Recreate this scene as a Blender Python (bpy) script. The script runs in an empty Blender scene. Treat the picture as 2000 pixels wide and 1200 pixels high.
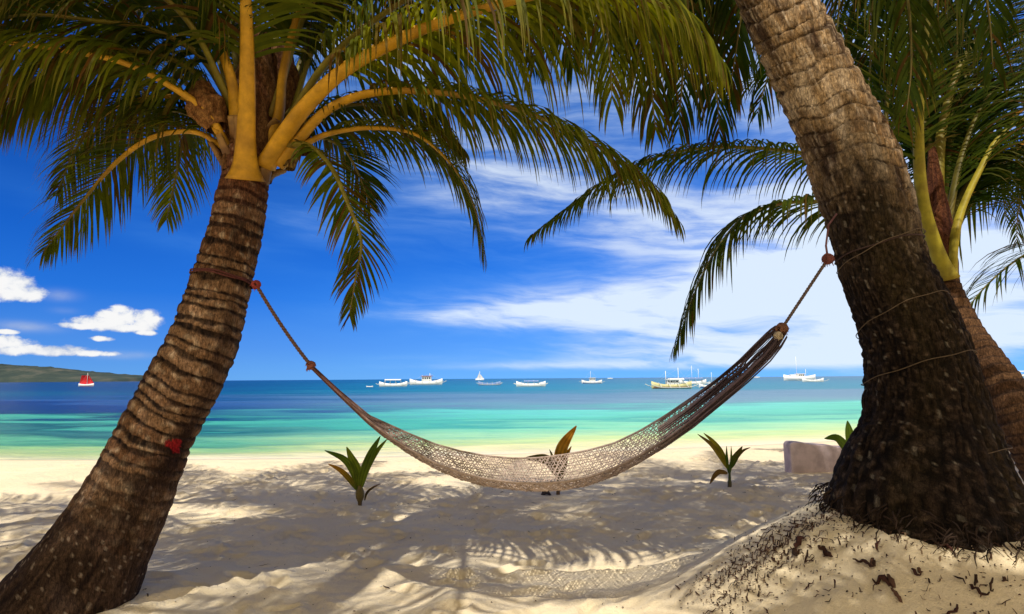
import bpy, math, random
import numpy as np
from mathutils import Vector, noise, Matrix
R = math.radians
random.seed(7)
scene = bpy.context.scene
col = scene.collection

# ------------------------------------------------------------------ camera
F_PX = 1150.0
PITCH = math.atan(139.5 / F_PX)
ROLL = 0.007
CAM = Vector((0, 0, 1.3))
FW = Vector((0, math.cos(PITCH), math.sin(PITCH)))
UP0 = Vector((0, -math.sin(PITCH), math.cos(PITCH)))
X0 = Vector((1, 0, 0))
RT = X0 * math.cos(ROLL) - UP0 * math.sin(ROLL)
UP = UP0 * math.cos(ROLL) + X0 * math.sin(ROLL)
cd = bpy.data.cameras.new('camera')
cd.sensor_width = 36.0
cd.lens = F_PX / 2000 * 36
cd.clip_start = 0.05
cd.clip_end = 30000
cam = bpy.data.objects.new('camera', cd)
col.objects.link(cam)
mw = Matrix((RT, UP, -FW)).transposed().to_4x4()
mw.translation = CAM
cam.matrix_world = mw
scene.camera = cam

def ray(px, py):
    return FW + RT * ((px - 1000) / F_PX) + UP * ((600 - py) / F_PX)
def P(px, py, Y):
    d = ray(px, py)
    return CAM + d * (Y / d.y)
def PZ(px, py, z):
    d = ray(px, py)
    return CAM + d * ((z - CAM.z) / d.z)
def azel(px, py):
    d = ray(px, py).normalized()
    return math.atan2(d.x, d.y), math.asin(d.z)

# ------------------------------------------------------------------ light
SUN_AZ, SUN_EL = -152.0, 64.0
scene.view_settings.view_transform = 'Standard'
scene.view_settings.look = 'None'
scene.view_settings.exposure = 0.12
scene.view_settings.gamma = 1.0
sl = bpy.data.lights.new('sun', 'SUN')
sl.energy = 4.2
sl.angle = R(0.5)
sl.color = (1.0, 0.95, 0.86)
so = bpy.data.objects.new('sun', sl)
col.objects.link(so)
ts = Vector((math.sin(R(SUN_AZ)) * math.cos(R(SUN_EL)), math.cos(R(SUN_AZ)) * math.cos(R(SUN_EL)), math.sin(R(SUN_EL))))
so.rotation_euler = ts.to_track_quat('Z', 'Y').to_euler()

# node helper -------------------------------------------------------
class NB:
    def __init__(s, nt):
        s.nt = nt
    def n(s, t, **kw):
        nd = s.nt.nodes.new(t)
        for k, v in kw.items():
            setattr(nd, k, v)
        return nd
    def put(s, sock, v):
        if isinstance(v, bpy.types.NodeSocket):
            s.nt.links.new(v, sock)
        elif v is not None:
            sock.default_value = v
    def m(s, op, a, b=None, c=None, clamp=False):
        nd = s.n('ShaderNodeMath', operation=op)
        nd.use_clamp = clamp
        s.put(nd.inputs[0], a)
        if b is not None: s.put(nd.inputs[1], b)
        if c is not None: s.put(nd.inputs[2], c)
        return nd.outputs[0]
    def sstep(s, v, a, b, o0=0.0, o1=1.0):
        nd = s.n('ShaderNodeMapRange', interpolation_type='SMOOTHSTEP')
        s.put(nd.inputs[0], v)
        nd.inputs[1].default_value = a; nd.inputs[2].default_value = b
        nd.inputs[3].default_value = o0; nd.inputs[4].default_value = o1
        return nd.outputs[0]
    def xyz(s, x, y, z):
        nd = s.n('ShaderNodeCombineXYZ')
        s.put(nd.inputs[0], x); s.put(nd.inputs[1], y); s.put(nd.inputs[2], z)
        return nd.outputs[0]
    def sep(s, v):
        nd = s.n('ShaderNodeSeparateXYZ'); s.put(nd.inputs[0], v)
        return nd.outputs
    def noise(s, vec, scale=1, detail=4, rough=.5, dist=0.0):
        nd = s.n('ShaderNodeTexNoise')
        if vec is not None: s.put(nd.inputs['Vector'], vec)
        nd.inputs['Scale'].default_value = scale
        nd.inputs['Detail'].default_value = detail
        nd.inputs['Roughness'].default_value = rough
        nd.inputs['Distortion'].default_value = dist
        return nd.outputs[0]
    def mix(s, f, a, b, blend='MIX'):
        nd = s.n('ShaderNodeMix', data_type='RGBA', blend_type=blend)
        s.put(nd.inputs[0], f)
        for k, v in ((6, a), (7, b)):
            if isinstance(v, tuple) and len(v) == 3: v = (*v, 1)
            s.put(nd.inputs[k], v)
        return nd.outputs[2]
    def ramp(s, f, stops, interp='LINEAR'):
        nd = s.n('ShaderNodeValToRGB')
        nd.color_ramp.interpolation = interp
        e = nd.color_ramp.elements
        e[0].position = stops[0][0]; e[0].color = (*stops[0][1], 1)
        e[1].position = stops[-1][0]; e[1].color = (*stops[-1][1], 1)
        for p, c in stops[1:-1]:
            k = e.new(p); k.color = (*c, 1)
        s.put(nd.inputs[0], f)
        return nd.outputs[0]

def lin(r, g, b):
    f = lambda c: (c / 255 / 12.92) if c / 255 <= .04045 else ((c / 255 + .055) / 1.055) ** 2.4
    return (f(r), f(g), f(b))

# ------------------------------------------------------------------ sky
W = bpy.data.worlds.new('World')
scene.world = W
W.use_nodes = True
nt = W.node_tree
nt.nodes.clear()
b = NB(nt)
geo = b.n('ShaderNodeTexCoord')
sx, sy, sz = b.sep(geo.outputs['Generated'])
sky = b.n('ShaderNodeTexSky')
sky.sky_type = 'NISHITA'
sky.sun_disc = False
sky.sun_elevation = R(SUN_EL)
sky.sun_rotation = R(SUN_AZ)
sky.altitude = 0
sky.air_density = 1.0
sky.dust_density = 0.4
sky.ozone_density = 2.5
az = b.m('ARCTAN2', sx, sy)
el = b.m('ARCSINE', sz)
# deep polarised blue
skyc = b.mix(1.0, sky.outputs[0], (0.40, 0.86, 1.6), 'MULTIPLY')
K_ = 1 / 0.085
deep = b.ramp(el, [(0.0, (.15 , .45, 1.0)), (.05, (.085, .32, .95)), (.13, (.014, .19, .84)), (.22, (.003, .125, .68)), (.34, (.002, .08, .48)), (.6, (.004, .045, .28)), (1.0, (.02, .06, .25))])
deep = b.mix(1.0, deep, (K_, K_, K_), 'MULTIPLY')
skyc = b.mix(.9, skyc, deep)
azf = b.sstep(az, -.9, .9, .78, 1.22)
skyc = b.mix(1.0, skyc, b.xyz(azf, azf, azf), 'MULTIPLY')
# cirrus
wv = b.noise(b.xyz(b.m('MULTIPLY', az, 2.2), b.m('MULTIPLY', el, 6.0), 0.0), 1.5, 3, .5)
c1 = b.xyz(b.m('ADD', b.m('MULTIPLY', az, 2.4), b.m('MULTIPLY', wv, .5)),
           b.m('ADD', b.m('MULTIPLY', el, 15.0), b.m('ADD', b.m('MULTIPLY', wv, 1.1), b.m('MULTIPLY', az, 1.2))), 3.1)
n1 = b.noise(c1, 1.6, 8, .6, .08)
c2 = b.xyz(b.m('ADD', b.m('MULTIPLY', az, 7), wv), b.m('MULTIPLY', el, 34.0), 8.1)
n2 = b.noise(c2, 1.3, 6, .65, .15)
def blob(px, py, rx, ry, amp, rot=0.0):
    a0, e0 = azel(px, py)
    dx = b.m('SUBTRACT', az, a0); dy = b.m('SUBTRACT', el, e0)
    if rot:
        dx, dy = (b.m('ADD', b.m('MULTIPLY', dx, math.cos(rot)), b.m('MULTIPLY', dy, math.sin(rot))),
                  b.m('SUBTRACT', b.m('MULTIPLY', dy, math.cos(rot)), b.m('MULTIPLY', dx, math.sin(rot))))
    dx = b.m('DIVIDE', dx, rx / F_PX); dy = b.m('DIVIDE', dy, ry / F_PX)
    r2 = b.m('ADD', b.m('MULTIPLY', dx, dx), b.m('MULTIPLY', dy, dy))
    return b.m('MULTIPLY', b.m('POWER', 2.718, b.m('MULTIPLY', r2, -1.0)), amp)
tot = None
for args in [(1380, 560, 520, 150, .34), (1180, 600, 380, 34, 1.05, .03), (1450, 570, 260, 60, .9, .12), (1000, 360, 340, 75, .62, -.05), (1380, 440, 300, 60, .45), (1650, 520, 260, 120, .5),
             (1450, 670, 380, 30, .62), (1850, 600, 200, 110, .8), (1300, 130, 600, 160, .6), (870, 615, 170, 14, .35, .06),
             (330, 455, 240, 26, .17, -.2), (260, 380, 120, 16, .10, -.25), (1100, 715, 420, 10, .42), (1500, 700, 300, 16, .5), (620, 440, 160, 40, .24, -.1),
             (800, 700, 120, 8, .15), (640, 90, 240, 130, .35), (1820, 300, 260, 260, .5)]:
    v = blob(*args)
    tot = v if tot is None else b.m('ADD', tot, v)
# veil overhead and behind the beach
tex = b.m('ADD', b.sstep(n1, .30, .72, .42, 1.2), b.m('MULTIPLY', b.m('SUBTRACT', n2, .5), .5))
cir = b.m('MULTIPLY', tot, tex, clamp=True)
cir = b.m('MULTIPLY', cir, .93)
skyc = b.mix(cir, skyc, b.mix(b.sstep(cir, .05, .75), (1.3, 4.8, 10.8), (8.4, 9.7, 11.2)))
# added unseen warm sky glow behind the viewer, lifting and warming the shade
warm_fill = b.m('MULTIPLY', b.sstep(sy, .1, -.35), b.sstep(n1, .2, .6, .55, .95))
skyc = b.mix(warm_fill, skyc, (12.2, 10.3, 6.8))
# cumulus low on the left
def ell(px, py, rx, ry):
    a0, e0 = azel(px, py)
    dx = b.m('DIVIDE', b.m('SUBTRACT', az, a0), .9 * rx / F_PX)
    dy = b.m('DIVIDE', b.m('SUBTRACT', el, e0), .88 * ry / F_PX)
    return b.m('SUBTRACT', 1.0, b.m('ADD', b.m('MULTIPLY', dx, dx), b.m('MULTIPLY', dy, dy)))
cum = None
for args in [(5, 556, 52, 30), (40, 572, 42, 17), (235, 622, 44, 24), (205, 631, 62, 17), (285, 628, 34, 24), (160, 637, 38, 8), (232, 606, 18, 12),
             (250, 640, 62, 10), (200, 662, 20, 6), (-10, 672, 55, 16), (70, 684, 90, 11), (160, 690, 70, 7), (5, 648, 24, 5), (285, 650, 22, 6)]:
    v = ell(*args)
    cum = v if cum is None else b.m('MAXIMUM', cum, v)
cn = b.noise(b.xyz(az, b.m('MULTIPLY', el, 1.3), 0.0), 46, 6, .62, .2)
cn2 = b.noise(b.xyz(az, b.m('MULTIPLY', el, 1.6), 5.0), 22, 5, .6)
md = b.m('ADD', cum, b.m('MULTIPLY', b.m('SUBTRACT', cn, .5), 2.3))
cd_ = b.sstep(md, -.08, .75)
cw = None
for args in [(117, 577, 20, 8, .35), (60, 640, 34, 7, .35), (125, 607, 16, 5, .14), (30, 634, 30, 6, .2), (240, 694, 40, 6, .3)]:
    v = blob(*args)
    cw = v if cw is None else b.m('ADD', cw, v)
cd_ = b.m('MAXIMUM', cd_, b.m('MULTIPLY', b.m('MULTIPLY', cw, cn2), 2.0), clamp=True)
cc = b.mix(b.sstep(b.m('ADD', md, b.m('MULTIPLY', b.m('SUBTRACT', cn2, .5), 2.2)), .0, 1.0), (5.6, 6.4, 8.0), (10.2, 10.2, 10.2))
skyc = b.mix(cd_, skyc, cc)
bg = b.n('ShaderNodeBackground')
b.put(bg.inputs[0], skyc)
bg.inputs[1].default_value = 0.085
out = b.n('ShaderNodeOutputWorld')
nt.links.new(bg.outputs[0], out.inputs[0])

# ------------------------------------------------------------------ materials
def new_mat(name):
    m = bpy.data.materials.new(name); m.use_nodes = True
    m.node_tree.nodes.clear()
    bb = NB(m.node_tree)
    o = bb.n('ShaderNodeOutputMaterial')
    return m, bb, o
def bump(bb, h, strength, dist):
    nd = bb.n('ShaderNodeBump')
    nd.inputs['Strength'].default_value = strength
    nd.inputs['Distance'].default_value = dist
    bb.put(nd.inputs['Height'], h)
    return nd.outputs[0]
def princ(bb, o, color, rough=.6, spec=.4, normal=None, **kw):
    p = bb.n('ShaderNodeBsdfPrincipled')
    if isinstance(color, tuple): color = (*color[:3], 1)
    bb.put(p.inputs['Base Color'], color)
    bb.put(p.inputs['Roughness'], rough)
    bb.put(p.inputs['Specular IOR Level'], spec)
    if normal is not None: bb.put(p.inputs['Normal'], normal)
    for k, v in kw.items(): bb.put(p.inputs[k], v)
    if o is not None: bb.nt.links.new(p.outputs[0], o.inputs[0])
    return p
def attr(bb, name='col'):
    a = bb.n('ShaderNodeAttribute'); a.attribute_name = name
    return a.outputs[0]

def plain(name, c, rough=.55, var=.25, scale=8):
    m, bb, o = new_mat(name)
    tc = bb.n('ShaderNodeTexCoord')
    nz = bb.noise(tc.outputs['Object'], scale, 5, .6)
    c2 = tuple(x * (1 - var) for x in c)
    c3 = tuple(min(1, x * (1 + var * .4)) for x in c)
    cc = bb.mix(bb.sstep(nz, .3, .7), c2, c3)
    princ(bb, o, cc, rough, .4, bump(bb, nz, .2, .01))
    return m

# leaf
def leaf_mat(name, trans=.35, tc_=(1.35, 1.25, .35)):
    m, bb, o = new_mat(name)
    a = attr(bb)
    tc = bb.n('ShaderNodeTexCoord')
    nz = bb.noise(tc.outputs['Object'], 9, 4, .6)
    a = bb.mix(1.0, a, bb.ramp(nz, [(.3, (.72, .74, .7)), (.7, (1.25, 1.22, 1.1))]), 'MULTIPLY')
    p = princ(bb, None, a, .6, .07)
    t = bb.n('ShaderNodeBsdfTranslucent')
    bb.put(t.inputs[0], bb.mix(1.0, a, (*tc_,), 'MULTIPLY'))
    mx = bb.n('ShaderNodeMixShader'); mx.inputs[0].default_value = trans
    bb.nt.links.new(p.outputs[0], mx.inputs[1]); bb.nt.links.new(t.outputs[0], mx.inputs[2])
    bb.nt.links.new(mx.outputs[0], o.inputs[0])
    return m
M_LEAF = leaf_mat('palm_leaf', .45, (1.5, 1.45, .3))
def vcol_mat(name, rough=.6, spec=.35, nscale=30, bs=.3, bd=.004, stretch=(1, 1, 1)):
    m, bb, o = new_mat(name)
    tc = bb.n('ShaderNodeTexCoord')
    mp = bb.n('ShaderNodeMapping'); mp.inputs['Scale'].default_value = stretch
    bb.nt.links.new(tc.outputs['Object'], mp.inputs[0])
    nz = bb.noise(mp.outputs[0], nscale, 6, .65)
    a = bb.mix(1.0, attr(bb), bb.ramp(nz, [(.28, (.6, .6, .6)), (.72, (1.3, 1.3, 1.3))]), 'MULTIPLY')
    princ(bb, o, a, rough, spec, bump(bb, nz, bs, bd))
    return m
M_STALK = vcol_mat('frond_stalk', .55, .25, 9, .5, .006)
M_BARK, bb, o = new_mat('palm_bark')
tc = bb.n('ShaderNodeTexCoord')
mp = bb.n('ShaderNodeMapping'); mp.inputs['Scale'].default_value = (1, 1, .22)
bb.nt.links.new(tc.outputs['Object'], mp.inputs[0])
nf_ = bb.noise(mp.outputs[0], 110, 5, .7)
nm_ = bb.noise(tc.outputs['Object'], 34, 7, .72)
vr = bb.n('ShaderNodeTexVoronoi'); vr.inputs['Scale'].default_value = 60; vr.feature = 'DISTANCE_TO_EDGE'
bb.put(vr.inputs['Vector'], mp.outputs[0])
crk = bb.sstep(vr.outputs['Distance'], .0, .10, .62, 1.0)
a = bb.mix(1.0, attr(bb), bb.ramp(nf_, [(.30, (.55, .55, .55)), (.5, (.95, .95, .95)), (.68, (1.5, 1.45, 1.4))]), 'MULTIPLY')
a = bb.mix(1.0, a, bb.ramp(nm_, [(.34, (.5, .48, .46)), (.66, (1.4, 1.4, 1.4))]), 'MULTIPLY')
a = bb.mix(1.0, a, bb.xyz(crk, crk, crk), 'MULTIPLY')
hb_ = bb.m('ADD', bb.m('ADD', nf_, nm_), bb.m('MULTIPLY', crk, .5))
princ(bb, o, a, .92, .1, bump(bb, hb_, 1.0, .012))
M_CORD = vcol_mat('cord', .85, .2, 60, .3, .003)
M_DEBRIS = vcol_mat('dry_debris', .9, .15, 40, .4, .004)

# sand
M_SAND, bb, o = new_mat('sand')
tc = bb.n('ShaderNodeTexCoord')
oc = tc.outputs['Object']
nA = bb.noise(oc, .9, 5, .55)
nB_ = bb.noise(oc, 14, 6, .7)
nC = bb.noise(oc, 160, 3, .8)
px_, py_, pz_ = bb.sep(oc)
c = bb.ramp(nA, [(.3, (.80, .65, .42)), (.7, (.88, .74, .50))])
c = bb.mix(bb.sstep(nC, .62, .74), c, (.40, .30, .2))
c = bb.mix(bb.sstep(nC, .34, .26), c, (.80, .72, .6))
c = bb.mix(bb.m('MULTIPLY', bb.sstep(nB_, .56, .74), .35), c, (.42, .33, .23))
wet = bb.sstep(pz_, -.50, -.60)
c = bb.mix(wet, c, (.70, .60, .40))
hgt = bb.m('ADD', bb.m('ADD', bb.m('MULTIPLY', nB_, .9), bb.m('MULTIPLY', bb.noise(oc, 45, 5, .7), .35)), bb.m('MULTIPLY', nC, .14))
princ(bb, o, c, bb.sstep(pz_, -.50, -.60, .95, .7), .15, bump(bb, hgt, .8, .03))

# sea
M_SEA, bb, o = new_mat('sea_water')
tc = bb.n('ShaderNodeTexCoord'); oc = tc.outputs['Object']
X, Y, Z = bb.sep(oc)
ys = bb.m('ADD', bb.m('ADD', 15.2, bb.m('MULTIPLY', X, .16)), bb.m('MULTIPLY', bb.m('MULTIPLY', X, X), .010))
ysc = bb.m('MINIMUM', ys, 26.0)
q = bb.m('MAXIMUM', bb.m('SUBTRACT', Y, ysc), -8.0)
t = bb.m('DIVIDE', 14.0, bb.m('ADD', q, 14.0))
lg = bb.m('LOGARITHM', bb.m('MAXIMUM', Y, 5.0), 2.718)
xr = bb.m('DIVIDE', X, bb.m('MAXIMUM', Y, 5.0))
sv = bb.xyz(bb.m('MULTIPLY', xr, 2.6), bb.m('MULTIPLY', lg, 7.5), 0.0)
s1 = bb.noise(sv, 1.0, 5, .55, .25)
sv2 = bb.xyz(bb.m('MULTIPLY', xr, 7.0), bb.m('MULTIPLY', lg, 22.0), 4.0)
s2 = bb.noise(sv2, 1.0, 6, .65, .2)
t2 = bb.m('ADD', t, bb.m('MULTIPLY', bb.m('SUBTRACT', s1, .5), bb.m('MULTIPLY', bb.m('SUBTRACT', 1.08, t), bb.m('MULTIPLY', t, 1.35))))
t2 = bb.m('ADD', t2, bb.m('MULTIPLY', bb.m('SUBTRACT', s2, .5), bb.m('MULTIPLY', bb.m('SUBTRACT', 1.05, t), bb.m('MULTIPLY', t, .50))))
def L(r, g, b_, k=.9):
    return tuple(x * k for x in lin(r, g, b_))
K1 = .68
left = bb.ramp(t2, [(p_, L(r_, g_, b2, K1 + .3 * max(0, (p_ - .84) / .16))) for p_, r_, g_, b2 in
    [(0, 0, 58, 108), (.12, 0, 70, 120), (.17, 8, 98, 134), (.22, 0, 76, 126), (.28, 50, 95, 160), (.36, 10, 52, 120), (.45, 14, 62, 108), (.475, 10, 95, 100), (.52, 84, 200, 165), (.57, 80, 192, 158),
     (.61, 14, 100, 94), (.66, 62, 142, 126), (.70, 34, 112, 98), (.76, 112, 205, 152), (.82, 84, 170, 124), (.87, 165, 218, 138), (.92, 186, 206, 134), (.97, 220, 220, 168), (1, 246, 232, 196)]])
right = bb.ramp(t2, [(p_, L(r_, g_, b2, .86 + .12 * max(0, (p_ - .8) / .2))) for p_, r_, g_, b2 in
    [(0, 0, 100, 145), (.1, 0, 128, 160), (.16, 20, 132, 158), (.2, 95, 138, 168), (.32, 112, 152, 175), (.38, 92, 172, 172), (.43, 108, 218, 202), (.52, 95, 208, 178), (.57, 72, 180, 164), (.64, 130, 222, 178),
     (.74, 170, 230, 175), (.84, 214, 234, 150), (.93, 238, 230, 172), (1, 246, 232, 196)]])
lr = bb.sstep(bb.m('ADD', xr, bb.m('MULTIPLY', bb.m('SUBTRACT', s1, .5), .5)), -.62, .05)
wc = bb.mix(lr, left, right)
wn = bb.noise(bb.xyz(bb.m('MULTIPLY', X, .8), bb.m('MULTIPLY', Y, 2.2), 0.0), 1.1, 6, .65)
wc = bb.mix(1.0, wc, bb.ramp(s2, [(.3, (.80, .83, .86)), (.7, (1.12, 1.10, 1.06))]), 'MULTIPLY')
p = princ(bb, None, wc, .28, .08, bump(bb, wn, 1.0, .2))
tr = bb.n('ShaderNodeBsdfTransparent')
mx = bb.n('ShaderNodeMixShader')
bb.put(mx.inputs[0], bb.sstep(q, .25, -.3))
bb.nt.links.new(p.outputs[0], mx.inputs[1]); bb.nt.links.new(tr.outputs[0], mx.inputs[2])
bb.nt.links.new(mx.outputs[0], o.inputs[0])

M_WHITE = plain('white_boat_paint', (.82, .83, .84), .4, .1)
M_CREAM = plain('yellow_boat_paint', (.62, .58, .30), .5, .2)
M_BLUE = plain('blue_boat_paint', (.05, .12, .36), .4, .2)
M_DBLUE = plain('blue_canvas', (.22, .32, .60), .8, .2)
M_RED = plain('red_sailcloth', (.58, .012, .02), .7, .3)
M_REDP = plain('red_paint', (.5, .12, .09), .6, .3)
M_BAMBOO = plain('pale_bamboo', (.62, .64, .6), .6, .15)
M_DARK = plain('dark_window', (.03, .05, .07), .2, .2)
M_WOOD = plain('brown_wood', (.2, .11, .06), .7, .4)
M_WALL = plain('pinkish_plaster', (.52, .41, .41), .9, .25, 7)
M_HILL, bb, o = new_mat('hill')
tc = bb.n('ShaderNodeTexCoord')
nz = bb.noise(tc.outputs['Object'], .006, 8, .65)
c = bb.ramp(nz, [(.35, (.028, .045, .045)), (.5, (.045, .062, .052)), (.68, (.10, .10, .08))])
princ(bb, o, c, .95, .1)

# ------------------------------------------------------------------ object helpers
def origin_of(parent):
    o = parent
    while o is not None and o.parent is not None:
        o = o.parent
    return Vector(o.location) if o is not None else Vector((0, 0, 0))

def link(o, parent=None, label=None, cat=None, group=None, kind=None):
    col.objects.link(o)
    if parent is not None: o.parent = parent
    if label: o['label'] = label
    if cat: o['category'] = cat
    if group: o['group'] = group
    if kind: o['kind'] = kind
    return o

def thing(name, loc, label, cat, group=None):
    o = bpy.data.objects.new(name, None)
    o.location = loc
    o.empty_display_size = .2
    return link(o, None, label, cat, group)

class MB:
    def __init__(s):
        s.v = []; s.f = []; s.c = []; s.smooth = True
    def add(s, vs, fs, c=(.5, .5, .5)):
        k = len(s.v)
        s.v.extend([tuple(x) for x in vs])
        s.f.extend([tuple(i + k for i in f) for f in fs])
        if isinstance(c, list): s.c.extend(c)
        else: s.c.extend([c] * len(vs))
    def tube(s, pts, rad, n=8, c=(.5, .5, .5), caps=True, ell=1.0):
        if not isinstance(rad, (list, tuple)): rad = [rad] * len(pts)
        vs, cs = [], []
        prev = None
        for i, p in enumerate(pts):
            a = pts[max(0, i - 1)]; d = pts[min(len(pts) - 1, i + 1)]
            t = (d - a)
            if t.length < 1e-9: t = Vector((0, 0, 1))
            t.normalize()
            if prev is None:
                r = t.cross(Vector((0, 0, 1)))
                if r.length < .1: r = t.cross(Vector((0, 1, 0)))
            else:
                r = prev - t * prev.dot(t)
            r.normalize(); prev = r
            u = r.cross(t)
            for k in range(n):
                an = 2 * math.pi * k / n
                vs.append(p + r * (math.cos(an) * rad[i]) + u * (math.sin(an) * rad[i] * ell))
                cs.append(c[i] if isinstance(c, list) else c)
        fs = []
        for i in range(len(pts) - 1):
            for k in range(n):
                k2 = (k + 1) % n
                fs.append((i * n + k, i * n + k2, (i + 1) * n + k2, (i + 1) * n + k))
        if caps:
            fs.append(tuple(range(n - 1, -1, -1)))
            fs.append(tuple((len(pts) - 1) * n + k for k in range(n)))
        s.add(vs, fs, cs)
    def box(s, c0, size, rot=0.0, c=(.5, .5, .5), taper=1.0):
        hx, hy, hz = size[0] / 2, size[1] / 2, size[2] / 2
        vs = []
        for z in (-1, 1):
            k = taper if z > 0 else 1
            for x, y in ((-1, -1), (1, -1), (1, 1), (-1, 1)):
                v = Vector((x * hx * k, y * hy * k, z * hz))
                v.rotate(Matrix.Rotation(rot, 3, 'Z'))
                vs.append(Vector(c0) + v)
        s.add(vs, [(0, 3, 2, 1), (4, 5, 6, 7), (0, 1, 5, 4), (1, 2, 6, 5), (2, 3, 7, 6), (3, 0, 4, 7)], c)
    def build(s, name, mat, parent=None, smooth=True, org=None, **kw):
        me = bpy.data.meshes.new(name)
        if org is None: org = origin_of(parent)
        me.from_pydata([(x - org[0], y - org[1], z - org[2]) for x, y, z in s.v], [], s.f)
        at = me.color_attributes.new('col', 'FLOAT_COLOR', 'POINT')
        arr = np.ones((len(s.v), 4), dtype=np.float32)
        arr[:, :3] = np.array(s.c, dtype=np.float32)[:, :3]
        at.data.foreach_set('color', arr.ravel())
        me.materials.append(mat)
        if smooth: me.polygons.foreach_set('use_smooth', [True] * len(me.polygons))
        me.update()
        o = bpy.data.objects.new(name, me)
        if parent is None: o.location = org
        return link(o, parent, **kw)

def cr(pts, n):
    """catmull-rom through pts (Vectors or tuples), n samples"""
    pts = [Vector(p) for p in pts]
    # chord-length parametrisation
    out = []
    m = len(pts)
    P_ = [pts[0] * 2 - pts[1]] + pts + [pts[-1] * 2 - pts[-2]]
    seg = [(pts[i + 1] - pts[i]).length for i in range(m - 1)]
    tot = sum(seg)
    for k in range(n):
        d = tot * k / (n - 1)
        i = 0
        while i < m - 2 and d > seg[i]:
            d -= seg[i]; i += 1
        t = min(1, d / max(seg[i], 1e-9))
        a, b_, c_, e = P_[i], P_[i + 1], P_[i + 2], P_[i + 3]
        out.append(.5 * ((2 * b_) + (c_ - a) * t + (2 * a - 5 * b_ + 4 * c_ - e) * t * t + (3 * b_ - a - 3 * c_ + e) * t ** 3))
    return out
def mixc(a, b_, t):
    t = max(0, min(1, t))
    return tuple(x * (1 - t) + y * t for x, y in zip(a, b_))

GREEN = (.013, .042, .005); YGREEN = (.17, .175, .006); DGREEN = (.004, .022, .006); BROWN = (.09, .04, .010); DRY = (.20, .12, .045)
YSTALK = (.56, .29, .014); GSTALK = (.17, .14, .012)

def make_frond(path, parent, w0=.045, leaf=.75, pet=.2, n=70, droop=.6, tint=.5, stalkc=YSTALK, H=None, seed=0, dead=.08, lw=.026, end=1.0, name='frond', flare=.2, org=None, lift=.12, clip=None, stalk_to=.45):
    rnd = random.Random(seed * 7919 + 13)
    N = 70
    pts = cr(path, N)
    if H is None:
        H = pts[-1] - pts[0]
    H = Vector((H.x, H.y, 0))
    if H.length < .05: H = Vector((0, 1, 0))
    H.normalize()
    S = H.cross(Vector((0, 0, 1))).normalized()
    mb = MB()
    cum = [0]
    for i in range(1, N): cum.append(cum[-1] + (pts[i] - pts[i - 1]).length)
    LT = cum[-1]
    def at(s):
        x = s * LT; j = 0
        x0 = s * (N - 1); j = min(N - 2, int(x0)); f = x0 - j
        return pts[j].lerp(pts[j + 1], f), (pts[j + 1] - pts[j]).normalized()
    NS = 7
    for i in range(n):
        s = pet + (1 - pet) * ((i + .5) / n) ** .95 * end
        for sg in (-1, 1):
            if rnd.random() < .03: continue
            p, T = at(min(1, s + rnd.uniform(-.003, .003)))
            Sl = (S - T * S.dot(T)).normalized()
            Nn = Sl.cross(T).normalized()
            f = (s - pet) / (1 - pet)
            prof = min(1, .55 + f * 3.0) * (1 - .72 * max(0, (f - .45) / .55) ** 1.4)
            Ln = leaf * prof * rnd.uniform(.88, 1.08)
            a = R(28 + 38 * f + rnd.uniform(-6, 6))
            d = Sl * sg * math.cos(a) + T * math.sin(a) + Nn * (lift + rnd.uniform(-.07, .07))
            d.normalize()
            if rnd.random() < .05:
                d = (d + Vector((rnd.uniform(-.4, .4), rnd.uniform(-.4, .4), -.4))).normalized()
            dr = droop * rnd.uniform(.75, 1.3)
            wd = lw * rnd.uniform(.8, 1.15) * (1 - .45 * f)
            dryness = rnd.random() < dead
            base = mixc(mixc(DGREEN, GREEN, rnd.random()), YGREEN, tint * rnd.uniform(.5, 1.3))
            if dryness: base = mixc(base, BROWN, rnd.uniform(.5, 1))
            tipd = rnd.random() * .8
            q_ = p.copy()
            vs, cs = [], []
            for k in range(NS):
                fk = k / (NS - 1)
                W_ = T - d * T.dot(d)
                if W_.length < .05: W_ = Nn
                W_.normalize()
                wk = wd * (min(1, .45 + fk * 3) * (1 - fk ** 2.2) + .02)
                fold = Nn * wk * .25
                vs += [q_ - W_ * wk * .5 + fold, q_ + W_ * wk * .5 + fold]
                ck = mixc(base, DRY, max(0, fk - .62) * 2.2 * tipd)
                cs += [ck, ck]
                q_ = q_ + d * (Ln / (NS - 1))
                d = (d + Vector((0, 0, -1)) * (dr * (.12 + .5 * fk))).normalized()
            mb.add(vs, [(2 * k, 2 * k + 1, 2 * k + 3, 2 * k + 2) for k in range(NS - 1)], cs)
    fr = mb.build(name, M_LEAF, parent, org=org)
    # stalk and midrib
    rs, cs = [], []
    for i, p in enumerate(pts):
        s = i / (N - 1)
        r = w0 * (1 - s) ** .85 * (1 + flare * math.exp(-s * LT / .10)) + .003
        rs.append(r)
        g = mixc(stalkc, GSTALK, max(0, (s - stalk_to) * 2.5))
        g = mixc(g, (.12, .10, .03), max(0, (s - stalk_to - .1) * 2))
        k_ = noise.noise(p * 7 + Vector((seed, 0, 0))) * .7
        g = mixc(g, (.16, .06, .015), max(0, k_) + .35 * math.exp(-s * LT / .08))
        k2 = noise.noise(Vector((i * .9, seed * 3.3, 0)))
        g = mixc(g, (.10, .045, .015), .75 * max(0, k2) * math.exp(-s * LT / .5))
        cs.append(g)
    sb = MB()
    sb.tube(pts, rs, 10, cs, ell=.62)
    st = MB.build(sb, 'stalk', M_STALK, fr, org=(org if org is not None else None))
    return fr

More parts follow.
